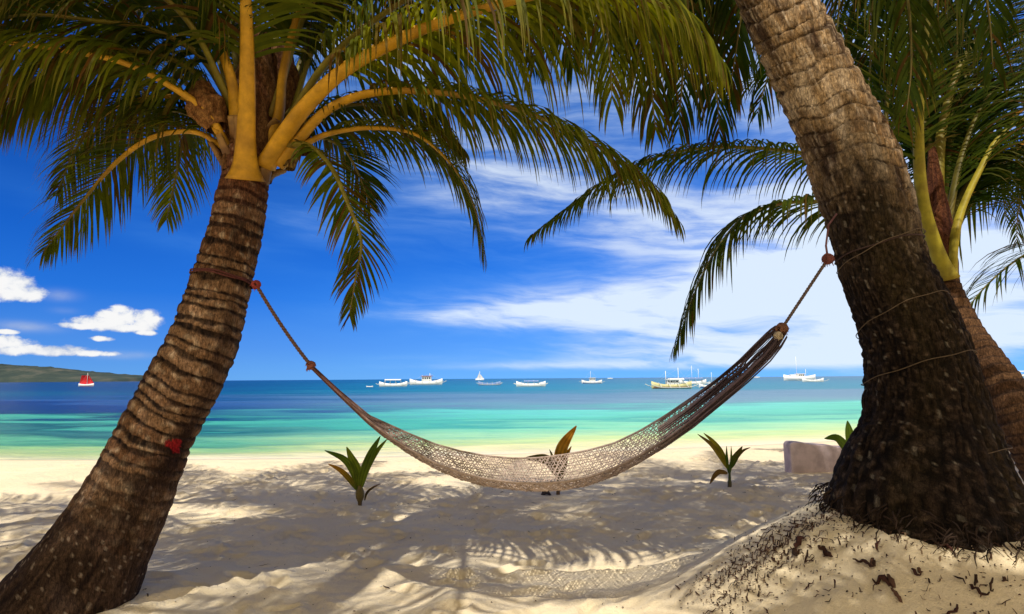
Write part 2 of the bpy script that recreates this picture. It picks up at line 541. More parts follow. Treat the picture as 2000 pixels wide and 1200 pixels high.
# ------------------------------------------------------------------ ground
def ysf(x): return min(26.0, 15.2 + .16 * x + .010 * x * x)
MX, MY = 2.28, 3.25
def base_h(x, y):
    q = y - ysf(x)
    if q > -5.5:
        z = -.6 - .11 * q - .0
        s = min(1, (q + 5.5) / 1.2)
        z = z * s + (0) * (1 - s) if s < 1 else z
        z = max(z, -4.0)
    else:
        z = 0.0
    r = math.hypot((x - MX) * .92, (y - MY) * (1.05 if y < MY else 1.0))
    z += .615 * math.exp(-(r / 1.08) ** 3.0) + .03 * math.exp(-(r / 1.9) ** 2)
    r2 = math.hypot(x + 2.5, y - 3.5)
    z += .07 * math.exp(-(r2 / .75) ** 2)
    z += .04 * math.exp(-((x - 2.45) ** 2 + (y - 6.9) ** 2) / .25)
    return z
def bumps(x, y):
    if y > 16 or abs(x) > 18 or y < 0: return 0.0
    v = noise.noise(Vector((x * .55, y * .8, 0))) * .045
    v += noise.noise(Vector((x * 1.6, y * 2.0, 3))) * .016
    v += noise.noise(Vector((x * 4.2, y * 4.6, 7))) * .018
    v += noise.noise(Vector((x * 9, y * 9, 2))) * .012 + noise.noise(Vector((x * 15, y * 15, 5))) * .005
    f = max(0, min(1, (ysf(x) - 3.2 - y) / 3))
    return v * (.12 + .88 * f)
def axis(lo, hi, d, far, g):
    a = list(np.arange(lo, hi, d))
    s = d
    while a[-1] < far:
        s *= g; a.append(a[-1] + s)
    return a
xp = axis(0, 5.2, .03, 12000, 1.06)
xs = [-v for v in xp[:0:-1]] + xp
ys_ = [-40, -20, -10, -5, -2, 0, 1, 1.5, 1.9]
yv = 2.0; dy = .020
while yv < 12000:
    ys_.append(yv)
    if yv < 16: yv += max(.022, .0052 * yv)
    else: yv *= 1.12
XS = np.array(xs); YS = np.array(ys_)
ZZ = np.zeros((len(YS), len(XS)))
for j, y in enumerate(ys_):
    for i, x in enumerate(xs):
        ZZ[j, i] = base_h(x, y) + bumps(x, y)
rnd = random.Random(3)
def dent(cx, cy, a, bb_, ang, depth):
    m = max(a, bb_) * 2.6
    i0, i1 = np.searchsorted(XS, [cx - m, cx + m]); j0, j1 = np.searchsorted(YS, [cy - m, cy + m])
    if i1 <= i0 or j1 <= j0: return
    gx, gy = np.meshgrid(XS[i0:i1] - cx, YS[j0:j1] - cy)
    u = gx * math.cos(ang) + gy * math.sin(ang); v = -gx * math.sin(ang) + gy * math.cos(ang)
    r2 = (u / a) ** 2 + (v / bb_) ** 2
    ZZ[j0:j1, i0:i1] += -depth * np.exp(-r2 ** 1.5) + depth * .55 * np.exp(-((np.sqrt(r2) - 1.5) / .35) ** 2)
for k in range(900):
    x = rnd.uniform(-8, 6); y = rnd.uniform(3.2, 10.5)
    if math.hypot(x - MX, y - MY) < 1.5: continue
    dent(x, y, rnd.uniform(.07, .14), rnd.uniform(.035, .06), rnd.uniform(0, 3.14), rnd.uniform(.010, .034))
for k in range(160):
    x = rnd.uniform(MX - 1.4, MX + 1.4); y = rnd.uniform(2.0, 4.6)
    dent(x, y, rnd.uniform(.02, .06), rnd.uniform(.02, .05), rnd.uniform(0, 3.14), rnd.uniform(.004, .014))
me = bpy.data.meshes.new('beach_sand')
gx, gy = np.meshgrid(XS, YS)
V = np.stack([gx.ravel(), gy.ravel(), ZZ.ravel()], 1)
nx, ny = len(XS), len(YS)
idx = np.arange(nx * ny).reshape(ny, nx)
Fq = np.stack([idx[:-1, :-1].ravel(), idx[:-1, 1:].ravel(), idx[1:, 1:].ravel(), idx[1:, :-1].ravel()], 1)
me.vertices.add(len(V)); me.vertices.foreach_set('co', V.astype(np.float32).ravel())
me.loops.add(Fq.size); me.loops.foreach_set('vertex_index', Fq.ravel().astype(np.int32))
me.polygons.add(len(Fq)); me.polygons.foreach_set('loop_start', (np.arange(len(Fq)) * 4).astype(np.int32))
me.polygons.foreach_set('use_smooth', np.ones(len(Fq), dtype=bool))
me.update(calc_edges=True)
me.materials.append(M_SAND)
link(bpy.data.objects.new('sand_beach', me), kind='structure')
def GH(x, y):
    i = int(np.clip(np.searchsorted(XS, x), 1, nx - 1)); j = int(np.clip(np.searchsorted(YS, y), 1, ny - 1))
    return float(ZZ[j, i])
def on_ground(px, py):
    """world point where the pixel's ray meets the sand"""
    d = ray(px, py); y = 2.0
    while y < 30:
        p = CAM + d * (y / d.y)
        if p.z < GH(p.x, p.y): return Vector((p.x, p.y, GH(p.x, p.y)))
        y += .01
    return p
SEA = -.6
me = bpy.data.meshes.new('sea')
wx = [-12000, -3000, -800, -200, -60, -20, 0, 20, 60, 200, 800, 3000, 12000]
wy = [9, 14, 20, 30, 50, 100, 250, 800, 2500, 12000]
me.from_pydata([(x, y, SEA) for y in wy for x in wx], [], [(j * 13 + i, j * 13 + i + 1, (j + 1) * 13 + i + 1, (j + 1) * 13 + i) for j in range(9) for i in range(12)])
me.materials.append(M_SEA)
link(bpy.data.objects.new('sea_water', me), kind='structure')

# headland
hb = MB()
prof = [(-330, 40), (-200, 42), (-60, 34), (0, 30), (60, 25), (120, 19), (160, 15), (190, 13), (215, 12), (240, 11.5), (254, 9), (262, 0.5), (268, 0)]
NXh = 300; NYh = 16
D0 = 2600.0
vs = []
for i in range(NXh):
    px = -330 + (268 + 330) * i / (NXh - 1)
    k = 0
    while k < len(prof) - 2 and px > prof[k + 1][0]: k += 1
    f = (px - prof[k][0]) / (prof[k + 1][0] - prof[k][0])
    hpx = prof[k][1] * (1 - f) + prof[k + 1][1] * f
    H_ = hpx / F_PX * D0 * 1.05
    for j in range(NYh):
        g = j / (NYh - 1)
        yy = D0 + g * 900 - 150
        xx = (px - 1000) / F_PX * D0 * (1.0)
        w = math.sin(math.pi * min(1, g * 1.25 + .0)) if g < .8 else 0
        w = max(0, w) ** .6
        h = H_ * w * (1 + .10 * noise.noise(Vector((xx * .01, yy * .01, 0))) + .16 * noise.noise(Vector((xx * .05, yy * .05, 4))))
        vs.append(Vector((xx, yy, SEA - 1 + h)))
hb.add(vs, [(i * NYh + j, (i + 1) * NYh + j, (i + 1) * NYh + j + 1, i * NYh + j + 1) for i in range(NXh - 1) for j in range(NYh - 1)])
hb.build('hills', M_HILL, None, org=Vector((0, 0, 0)), kind='structure')

# ------------------------------------------------------------------ trunks
def make_trunk(rows, parent, colf, name='trunk', na=120, ds=.0085, taper_pts=None):
    """rows: (py, cx, width_px, Y)"""
    cs, rs = [], []
    for py, cx, w, Y in rows:
        c = P(cx, py, Y)
        depth = (c - CAM).dot(FW)
        d = ray(cx, py)
        cs.append(c); rs.append(w / 2 / F_PX * depth / math.sqrt(1 + ((cx - 1000) / F_PX) ** 2))
    tot = sum((cs[i + 1] - cs[i]).length for i in range(len(cs) - 1))
    n = int(tot / ds)
    pts = cr(cs, n)
    # radius by arc length
    acc = [0]
    for i in range(len(cs) - 1): acc.append(acc[-1] + (cs[i + 1] - cs[i]).length)
    vs, cc = [], []
    S = 0; prev = None
    for i, p in enumerate(pts):
        if i: S += (pts[i] - pts[i - 1]).length
        r = float(np.interp(S * acc[-1] / max(tot, 1e-6), acc, rs))
        t = (pts[min(n - 1, i + 3)] - pts[max(0, i - 3)]).normalized()
        rr = Vector((1, 0, 0)); rr = (rr - t * rr.dot(t)).normalized(); u = rr.cross(t)
        for k in range(na):
            an = 2 * math.pi * k / na
            dr, c = colf(S, an, p, r, tot)
            vs.append(p + (rr * math.cos(an) + u * math.sin(an)) * (r + dr)); cc.append(c)
    mb = MB()
    mb.add(vs, [(i * na + k, i * na + (k + 1) % na, (i + 1) * na + (k + 1) % na, (i + 1) * na + k) for i in range(n - 1) for k in range(na)], cc)
    o = mb.build(name, M_BARK, parent)
    return o, pts, rs

ringr = random.Random(11)
def ring_table(total, lo, hi, seed):
    r = random.Random(seed); e = [0]
    while e[-1] < total + .6: e.append(e[-1] + r.uniform(lo, hi))
    return np.array(e), [(r.uniform(-.05, .05), r.uniform(0, 6.28), r.uniform(.08, .42), r.random()) for _ in e]

E1, T1 = ring_table(6, .045, .115, 5)
def col_left(S, an, p, r, tot):
    cx, sx_ = math.cos(an), math.sin(an)
    w = noise.noise(Vector((cx * 1.2, sx_ * 1.2, S * 2.5)))
    fine = noise.noise(Vector((cx * 16, sx_ * 16, S * 5)))
    ff = noise.noise(Vector((cx * 5, sx_ * 5, S * 22)))
    low = max(0, min(1, (1.15 - S) / .6))          # fibrous foot
    SS = S + .022 * math.sin(an + 1.0) + .020 * w + .003 * ff
    k = int(np.searchsorted(E1, SS)) - 1
    k = max(0, k)
    a, ph, gw, tone = T1[k]
    f = (SS - E1[k]) / (E1[k + 1] - E1[k])
    gwl = gw * (.9 + 1.4 * noise.noise(Vector((cx * 1.8, sx_ * 1.8, k * 3.7)))) + .06
    g = 1.0 if f > 1 - gwl else max(0, 1 - (1 - gwl - f) / .16)
    g *= (1 - .65 * low) * min(1, .75 + .6 * abs(noise.noise(Vector((cx * 6, sx_ * 6, k * 1.7)))))
    dr = .005 * (f) * (1 - g) - .007 * g + .004 * fine + .006 * ff
    tan_ = mixc((.13, .058, .025), (.27, .155, .08), tone)
    tan_ = mixc(tan_, (.15, .085, .05), max(0, fine * 1.3))
    tan_ = mixc(tan_, (.46, .33, .21), max(0, ff - .12) * 1.6)
    c = mixc(tan_, (.014, .008, .006), g)
    st = noise.noise(Vector((cx * 1.5, sx_ * 1.5, S * 1.6 + 9)))
    c = mixc(c, (.035, .018, .012), max(0, st * 1.9 + .05))
    foot = mixc((.020, .011, .008), (.085, .050, .031), .45 + 1.2 * fine)
    if noise.noise(Vector((cx * 26, sx_ * 26, S * 40))) > .50: foot = (.26, .20, .15)
    c = mixc(c, foot, low)
    # reddish fibre just under the crown
    up = max(0, min(1, (S - (tot - .62)) / .5))
    c = mixc(c, (.16, .05, .025), up * .55)
    return dr, c

E2, T2 = ring_table(12, .07, .16, 21)
def col_right(S, an, p, r, tot):
    cx, sx_ = math.cos(an), math.sin(an)
    w = noise.noise(Vector((cx * 1.0, sx_ * 1.0, S * 1.6)))
    fine = noise.noise(Vector((cx * 22, sx_ * 22, S * 7)))
    ff = noise.noise(Vector((cx * 7, sx_ * 7, S * 16)))
    f3 = noise.noise(Vector((cx * 14, sx_ * 14, S * 34)))
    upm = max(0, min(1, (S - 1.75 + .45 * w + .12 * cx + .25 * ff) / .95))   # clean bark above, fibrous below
    SS = S + .11 * math.sin(an - .3) + .10 * w + .018 * ff
    k = max(0, int(np.searchsorted(E2, SS)) - 1)
    a, ph, gw, tone = T2[k]
    f = (SS - E2[k]) / (E2[k + 1] - E2[k])
    gwl = gw * .35 * (.8 + 1.3 * noise.noise(Vector((cx * 2.2, sx_ * 2.2, k * 3.1)))) + .02
    g = 1.0 if f > 1 - gwl else max(0, 1 - (1 - gwl - f) / .16)
    dr = (.014 * f * (1 - g) - .012 * g) * (.25 + .75 * upm) + (.010 * fine + .010 * ff + .007 * f3) * (1 - .55 * upm)
    tan_ = mixc((.26, .16, .075), (.46, .31, .16), tone)
    tan_ = mixc(tan_, (.30, .16, .06), max(0, w) * 1.0)
    blot = noise.noise(Vector((cx * 2.6 + 5, sx_ * 2.6, S * 3.2)))
    tan_ = mixc(tan_, (.085, .05, .03), max(0, blot - .05) * 2.2)
    tan_ = mixc(tan_, (.66, .52, .36), max(0, -blot - .12) * 1.8)
    tan_ = mixc(tan_, (.11, .07, .045), max(0, ff) * 1.2)
    tan_ = mixc(tan_, (.66, .52, .36), max(0, fine - .05) * 1.3)
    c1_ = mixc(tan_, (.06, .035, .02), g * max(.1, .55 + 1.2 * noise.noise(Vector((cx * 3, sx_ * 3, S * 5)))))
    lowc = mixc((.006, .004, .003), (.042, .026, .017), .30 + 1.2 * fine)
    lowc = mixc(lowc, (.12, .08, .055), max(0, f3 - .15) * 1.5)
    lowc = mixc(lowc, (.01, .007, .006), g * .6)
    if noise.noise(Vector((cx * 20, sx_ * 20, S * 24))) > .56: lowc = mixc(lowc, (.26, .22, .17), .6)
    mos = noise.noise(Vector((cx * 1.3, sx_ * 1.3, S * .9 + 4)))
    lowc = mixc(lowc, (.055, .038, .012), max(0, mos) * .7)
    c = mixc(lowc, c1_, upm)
    if S < .8:
        dr += .022 * noise.noise(Vector((cx * 9, sx_ * 9, S * 1.2))) * (1 - S / .8)
    return dr, c

def Yleft(py): return 3.5 + (1190 - py) / 860 * .42
rowsL = [(py, cx, w, Yleft(py)) for py, cx, w in
         [(1262, 76, 345), (1200, 118, 312), (1175, 132, 296), (1130, 160, 264), (1060, 200, 222), (990, 239, 197), (920, 273, 176), (850, 304, 159), (800, 331, 157), (740, 363, 153),
          (667, 398, 142), (600, 419, 130), (533, 438, 118), (450, 461, 108), (400, 470, 104), (345, 480, 92), (300, 484, 88)]]
base = P(132, 1185, 3.5)
palmL = thing('coconut_palm', base, 'young coconut palm with ringed brown trunk and yellow stalks, tied to the hammock\'s left end', 'palm tree')
trL, ptsL, _ = make_trunk(rowsL, palmL, col_left)
# red paint patch
me = trL.data
ca = me.color_attributes['col']
tgt = P(348, 874, 3.6)
org = Vector(palmL.location)
for v in me.vertices:
    w_ = v.co + org
    if w_.y < 3.6:
        d = w_ - CAM; dep = d.dot(FW)
        X_ = 1000 + d.dot(RT) / dep * F_PX; Y_ = 600 - d.dot(UP) / dep * F_PX
        e = ((X_ - 348) / 26) ** 2 + ((Y_ - 874 - (X_ - 348) * .35) / 15) ** 2 + noise.noise(w_ * 30) * .8
        if e < 1:
            c_ = ca.data[v.index].color
            m_ = mixc(tuple(c_[:3]), (.34, .012, .016), .85)
            ca.data[v.index].color = (*m_, 1)
# crown shaft: brown fibre mass
def fibre_mass(parent, pts, rads, name='leaf_sheath', colr=((.10, .035, .015), (.22, .11, .04)), seed=1):
    n = 40; path = cr(pts, n)
    rr = [float(np.interp(i / (n - 1), np.linspace(0, 1, len(rads)), rads)) for i in range(n)]
    na = 40; vs = []; cc = []
    for i, p in enumerate(path):
        t = (path[min(n - 1, i + 1)] - path[max(0, i - 1)]).normalized()
        a = Vector((1, 0, 0)); a = (a - t * a.dot(t)).normalized(); u = a.cross(t)
        for k in range(na):
            an = 2 * math.pi * k / na
            nz = noise.noise(Vector((math.cos(an) * 3, math.sin(an) * 3, i * .16 + seed)))
            nf = noise.noise(Vector((math.cos(an) * 12, math.sin(an) * 12, i * .1 + seed)))
            vs.append(p + (a * math.cos(an) + u * math.sin(an)) * (rr[i] * (1 + .22 * nz + .06 * nf)))
            cc.append(mixc(colr[0], colr[1], .5 + nf + nz * .5))
    mb = MB(); mb.add(vs, [(i * na + k, i * na + (k + 1) % na, (i + 1) * na + (k + 1) % na, (i + 1) * na + k) for i in range(n - 1) for k in range(na)], cc)
    return mb.build(name, M_BARK, parent)
fibre_mass(palmL, [P(480, 350, 3.93), P(490, 260, 3.98), P(500, 160, 4.05), P(508, 60, 4.1)], [.15, .165, .13, .06])
fibre_mass(palmL, [P(425, 250, 3.82), P(400, 200, 3.80), P(395, 165, 3.8)], [.07, .13, .05], colr=((.16, .06, .02), (.30, .15, .05)), seed=5)
fibre_mass(palmL, [P(560, 330, 3.95), P(570, 270, 3.95), P(590, 230, 3.95)], [.05, .09, .04], colr=((.12, .05, .02), (.32, .22, .06)), seed=8)
fibre_mass(palmL, [P(600, 300, 4.3), P(560, 200, 4.25), P(545, 90, 4.3)], [.05, .14, .08], seed=9)

def leaf_bases(parent, c, r, n, seed, h=.14):
    q_ = random.Random(seed)
    for k in range(n):
        an = k * 2.4 + q_.uniform(-.3, .3)
        o_ = Vector((math.cos(an), math.sin(an), 0))
        b0 = c + o_ * r * .8 + Vector((0, 0, q_.uniform(-.14, .10)))
        pp = [b0, b0 + o_ * .05 + Vector((0, 0, h * .5)), b0 + o_ * .12 * q_.uniform(.6, 1.2) + Vector((0, 0, h * q_.uniform(.8, 1.5)))]
        mb = MB(); w_ = q_.uniform(.030, .05)
        cs_ = [mixc((.09, .035, .015), (.34, .19, .05), (i / 9) * q_.uniform(.5, 1)) for i in range(10)]
        mb.tube(cr(pp, 10), [w_ * (1.25 - .05 * i) * (1 + .1 * q_.uniform(-1, 1)) for i in range(10)], 9, cs_, ell=.45)
        mb.build('leaf_base', M_STALK, parent)
leaf_bases(palmL, P(482, 335, 3.95), .15, 9, 3)
leaf_bases(palmL, P(486, 290, 3.98), .16, 7, 4)
def pathpx(lst): return [P(*a) for a in lst]
FL = [
 # front centre stalk, big
 dict(flare=1.0, path=[(479, 352, 3.80), (480, 290, 3.74), (483, 150, 3.62), (480, 0, 3.5), (470, -170, 3.3), (430, -380, 2.9)], w0=.062, leaf=.8, pet=.36, n=60, droop=.8, tint=.6),
 dict(path=[(470, 300, 3.92), (462, 250, 3.85), (450, 150, 3.8), (415, 60, 3.7), (375, -20, 3.6), (300, -130, 3.4), (200, -260, 3.1)], w0=.046, leaf=.75, pet=.34, n=60, droop=.7, tint=.5),
 dict(path=[(475, 200, 4.0), (455, 80, 4.05), (425, -10, 4.1), (370, -120, 4.2), (280, -230, 4.3)], w0=.036, leaf=.8, pet=.3, n=60, droop=.6, tint=.4, stalkc=GSTALK),
 dict(path=[(520, 300, 3.96), (545, 225, 3.95), (552, 150, 3.95), (572, 60, 3.9), (598, -20, 3.85), (650, -150, 3.75), (740, -290, 3.6)], w0=.05, leaf=.8, pet=.36, n=60, droop=.7, tint=.5),
 dict(path=[(530, 300, 4.05), (572, 215, 4.1), (602, 120, 4.15), (640, 40, 4.2), (700, -50, 4.3), (800, -140, 4.4)], w0=.04, leaf=.8, pet=.28, n=60, droop=.7, tint=.35, stalkc=GSTALK),
 dict(path=[(540, 160, 4.2), (538, 60, 4.3), (545, -30, 4.4), (560, -160, 4.5)], w0=.035, leaf=.7, pet=.25, n=50, droop=.6, tint=.3, stalkc=GSTALK),
 # big right-hand stalk with the leaflet curtain
 dict(path=[(518, 325, 3.88), (552, 268, 3.80), (600, 205, 3.70), (680, 132, 3.6), (800, 68, 3.5), (900, 30, 3.42), (1000, 2, 3.36), (1120, -20, 3.3), (1240, -10, 3.25), (1340, 40, 3.2), (1400, 110, 3.15)], w0=.064, leaf=1.0, pet=.24, n=125, droop=2.4, tint=.85, lift=0.0, lw=.029, dead=.12, stalk_to=.5),
 dict(path=[(545, 325, 3.92), (585, 272, 3.87), (640, 215, 3.82), (720, 183, 3.8), (830, 178, 3.78), (950, 197, 3.74), (1080, 240, 3.7), (1200, 305, 3.66), (1270, 360, 3.64), (1318, 425, 3.62)], w0=.042, leaf=.66, pet=.26, n=120, droop=1.5, tint=.55, lift=0.0, dead=.12, stalk_to=.28),
 dict(path=[(590, 285, 3.9), (640, 262, 4.0), (720, 250, 4.05), (810, 262, 4.1), (880, 320, 4.12), (925, 400, 4.14), (945, 495, 4.15)], w0=.03, leaf=.55, pet=.1, n=80, droop=.85, tint=.45, lift=0.0),
 dict(path=[(550, 290, 3.9), (598, 283, 3.8), (645, 325, 3.72), (680, 400, 3.66), (705, 470, 3.62), (695, 540, 3.6), (682, 618, 3.6)], w0=.03, leaf=.42, pet=.1, n=70, droop=.45, tint=.4, stalkc=GSTALK, H=(.8, -.8, 0), lift=0.0, dead=.2),
 dict(path=[(575, 300, 4.1), (620, 270, 4.3), (670, 290, 4.5), (700, 340, 4.6), (722, 400, 4.65)], w0=.025, leaf=.55, pet=.1, n=60, droop=.5, tint=.15, stalkc=GSTALK, H=(.3, 1, 0)),
 # left side
 dict(path=[(462, 325, 3.88), (438, 275, 3.84), (405, 222, 3.75), (340, 172, 3.65), (240, 122, 3.5), (120, 98, 3.36), (0, 83, 3.25), (-130, 90, 3.15), (-260, 150, 3.1)], w0=.042, leaf=.9, pet=.24, n=105, droop=2.2, tint=.5, lift=0.0, dead=.2, stalk_to=.55),
 dict(path=[(440, 290, 3.9), (380, 258, 3.95), (300, 268, 4.0), (230, 315, 4.05), (160, 395, 4.1), (85, 492, 4.15)], w0=.03, leaf=.62, pet=.12, n=80, droop=.7, tint=.5, lift=0.0, dead=.15),
 dict(path=[(430, 262, 3.8), (380, 200, 3.9), (300, 190, 4.0), (210, 220, 4.1), (150, 290, 4.15), (110, 380, 4.2)], w0=.03, leaf=.62, pet=.15, n=75, droop=.95, tint=.45, lift=0.0, dead=.15),
 dict(path=[(440, 250, 4.1), (370, 170, 4.3), (310, 100, 4.4), (230, 40, 4.5), (150, 10, 4.6), (60, 20, 4.7)], w0=.032, leaf=.85, pet=.16, n=75, droop=.6, tint=.15, stalkc=GSTALK),
 dict(path=[(440, 270, 4.1), (390, 240, 4.4), (360, 270, 4.6), (345, 340, 4.7), (325, 430, 4.75)], w0=.025, leaf=.5, pet=.15, n=60, droop=.6, tint=.7, stalkc=GSTALK, H=(-.3, 1, 0)),
 dict(path=[(450, 200, 3.9), (390, 110, 3.8), (300, 60, 3.6), (180, 40, 3.4), (40, 30, 3.2), (-120, 70, 3.05)], w0=.034, leaf=.75, pet=.25, n=75, droop=1.1, tint=.3, stalkc=GSTALK, dead=.12),
 dict(path=[(460, 220, 4.1), (430, 120, 4.3), (380, 20, 4.5), (300, -60, 4.7), (200, -110, 4.9)], w0=.034, leaf=.9, pet=.2, n=75, droop=.7, tint=.1, stalkc=GSTALK),
 dict(path=[(560, 230, 4.1), (620, 150, 4.3), (700, 90, 4.5), (800, 70, 4.7), (900, 110, 4.9)], w0=.034, leaf=.75, pet=.2, n=70, droop=.9, tint=.15, stalkc=GSTALK),
 dict(path=[(560, 210, 4.2), (600, 100, 4.5), (670, 0, 4.8), (760, -60, 5.1), (880, -70, 5.3), (1000, -20, 5.5)], w0=.034, leaf=.85, pet=.2, n=75, droop=.8, tint=.15, stalkc=GSTALK),
 dict(path=[(500, 200, 4.3), (480, 90, 4.7), (430, 10, 5.1), (350, -20, 5.5), (260, 10, 5.8)], w0=.034, leaf=.8, pet=.2, n=70, droop=.7, tint=.1, stalkc=GSTALK),
 dict(path=[(500, 250, 4.1), (470, 120, 4.3), (420, 30, 4.5), (340, 0, 4.7), (250, 30, 4.9), (180, 110, 5.0)], w0=.03, leaf=.85, pet=.15, n=85, droop=1.4, tint=.08, stalkc=GSTALK),
 dict(path=[(460, 250, 4.0), (400, 160, 3.9), (320, 110, 3.8), (210, 100, 3.65), (90, 140, 3.5), (0, 220, 3.4)], w0=.03, leaf=.8, pet=.15, n=90, droop=1.8, tint=.35, stalkc=GSTALK, dead=.15, lift=0.0),
 dict(path=[(460, 230, 3.9), (380, 60, 3.6), (280, -30, 3.4), (160, -50, 3.2), (30, -30, 3.0)], w0=.03, leaf=.95, pet=.2, n=90, droop=1.8, tint=.2, stalkc=GSTALK, dead=.12),
 dict(path=[(460, 230, 4.2), (360, 20, 4.4), (240, -60, 4.6), (120, -60, 4.8), (0, 0, 5.0)], w0=.03, leaf=1.0, pet=.2, n=90, droop=1.5, tint=.08, stalkc=GSTALK, dead=.1),
 dict(path=[(540, 240, 4.2), (620, 60, 4.5), (720, -30, 4.8), (840, -40, 5.0), (960, 20, 5.2), (1040, 120, 5.3)], w0=.03, leaf=.9, pet=.15, n=90, droop=1.5, tint=.1, stalkc=GSTALK),
 dict(path=[(550, 260, 3.9), (640, 120, 3.8), (760, 20, 3.75), (880, -40, 3.7), (1000, -70, 3.65), (1120, -60, 3.6), (1220, 0, 3.55)], w0=.032, leaf=.95, pet=.2, n=105, droop=2.2, tint=.5, stalkc=GSTALK, dead=.12, lift=0.0),
 dict(path=[(530, 230, 4.0), (600, 20, 3.9), (700, -60, 3.8), (820, -80, 3.7), (930, -60, 3.6)], w0=.03, leaf=.85, pet=.2, n=90, droop=2.0, tint=.3, stalkc=GSTALK, dead=.12),
 dict(path=[(560, 270, 4.0), (640, 215, 4.1), (740, 205, 4.2), (840, 235, 4.25), (900, 290, 4.3)], w0=.026, leaf=.62, pet=.1, n=90, droop=1.5, tint=.35, stalkc=GSTALK, dead=.2, lift=0.0),
 dict(path=[(450, 290, 4.0), (380, 230, 4.1), (310, 215, 4.2), (240, 235, 4.3), (180, 300, 4.4)], w0=.026, leaf=.75, pet=.1, n=90, droop=1.8, tint=.3, stalkc=GSTALK, dead=.15, lift=0.0),
]
for i, d in enumerate(FL):
    d = dict(d); path = pathpx(d.pop('path'))
    if 'H' in d: d['H'] = Vector(d['H'])
    make_frond(path, palmL, seed=100 + i, **d)

# right palm --------------------------------------------------------
def Yr(py): return 3.2 + (1040 - py) / 1040 * .45
rowsR = [(py, cx, w, Yr(py)) for py, cx, w in
         [(1130, 1830, 560), (1060, 1820, 490), (1025, 1815, 456), (990, 1808, 420), (950, 1806, 382), (920, 1806, 352), (885, 1808, 318), (850, 1809, 288), (820, 1807, 263), (750, 1800, 234), (680, 1786, 212),
          (610, 1762, 197), (540, 1731, 182), (500, 1718, 174), (417, 1698, 180), (333, 1670, 182), (250, 1637, 164), (125, 1575, 150), (0, 1515, 137), (-150, 1450, 126), (-400, 1350, 112), (-800, 1200, 98)]]
base = Vector((MX - .03, 3.2, .5))
palmR = thing('coconut_palm', base, 'huge old coconut palm with swollen dark foot on a sand mound, right of the hammock', 'palm tree')
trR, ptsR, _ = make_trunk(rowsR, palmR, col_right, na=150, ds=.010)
topR = ptsR[-1]
print('right palm top', topR)
# thin strings round the dark trunk
def trunk_ring(py_l, py_r, col_, rad=.005, name='cord_loop', parent=None, pts=None, xl=None, arcs=(-.15, 3.3), sag=0):
    """a string lying round the right trunk: heights given by pixel rows at its two edges"""
    rows = sorted(rowsR)
    def geo_(py):
        a = np.array([r[0] for r in rows]); 
        c_ = np.interp(py, a, [r[1] for r in rows]); w = np.interp(py, a, [r[2] for r in rows])
        return P(c_, py, Yr(py)), w / 2 / F_PX * (P(c_, py, Yr(py)) - CAM).dot(FW) / math.sqrt(1 + ((c_ - 1000) / F_PX) ** 2)
    out_ = []
    for k in range(60):
        an = 2 * math.pi * k / 59
        f = .5 + .5 * math.cos(an)
        py = py_l * (1 - f) + py_r * f - sag * math.sin(an)
        c_, r_ = geo_(py)
        out_.append(c_ + Vector((math.cos(an), -math.sin(an), 0)) * (r_ + .016) + Vector((0, 0, .004 * math.sin(an * 7))))
    mb = MB(); mb.tube(out_, rad, 6, col_, caps=False)
    return mb.build(name, M_CORD, parent)
for a in [(640, 600, 34), (742, 702, 26), (900, 870, 14), (520, 470, 20), (958, 958, 5)]:
    trunk_ring(a[0], a[1], (.11, .075, .045), .0028, 'vine', palmR, sag=a[2])
# roots at the foot
rb = MB(); rr_ = random.Random(4)
for k in range(380):
    an = rr_.uniform(0, 2 * math.pi)
    c0 = Vector((MX - .02, 3.2, 0))
    r0 = rr_.uniform(.50, .60)
    p = c0 + Vector((math.cos(an), math.sin(an), 0)) * r0
    p.z = GH(p.x, p.y) + rr_.uniform(.01, .10)
    pts = [p]; tg = rr_.choice((-1, 1)) * rr_.uniform(.5, 2.2)
    d = (Vector((math.cos(an), math.sin(an), rr_.uniform(-.8, .1))) + Vector((-math.sin(an), math.cos(an), 0)) * tg).normalized()
    for j in range(5):
        d = (d + Vector((rr_.uniform(-.4, .4), rr_.uniform(-.4, .4), rr_.uniform(-.5, .1)))).normalized()
        q2 = pts[-1] + d * rr_.uniform(.010, .028)
        q2.z = max(q2.z, GH(q2.x, q2.y) - .006)
        pts.append(q2)
    g = rr_.random()
    rb.tube(pts, [.0045 * rr_.uniform(.5, 1.4) * (1 - j / 7) for j in range(6)], 5, mixc((.012, .008, .006), (.05, .03, .02), g))
rb.build('roots', M_DEBRIS, palmR)

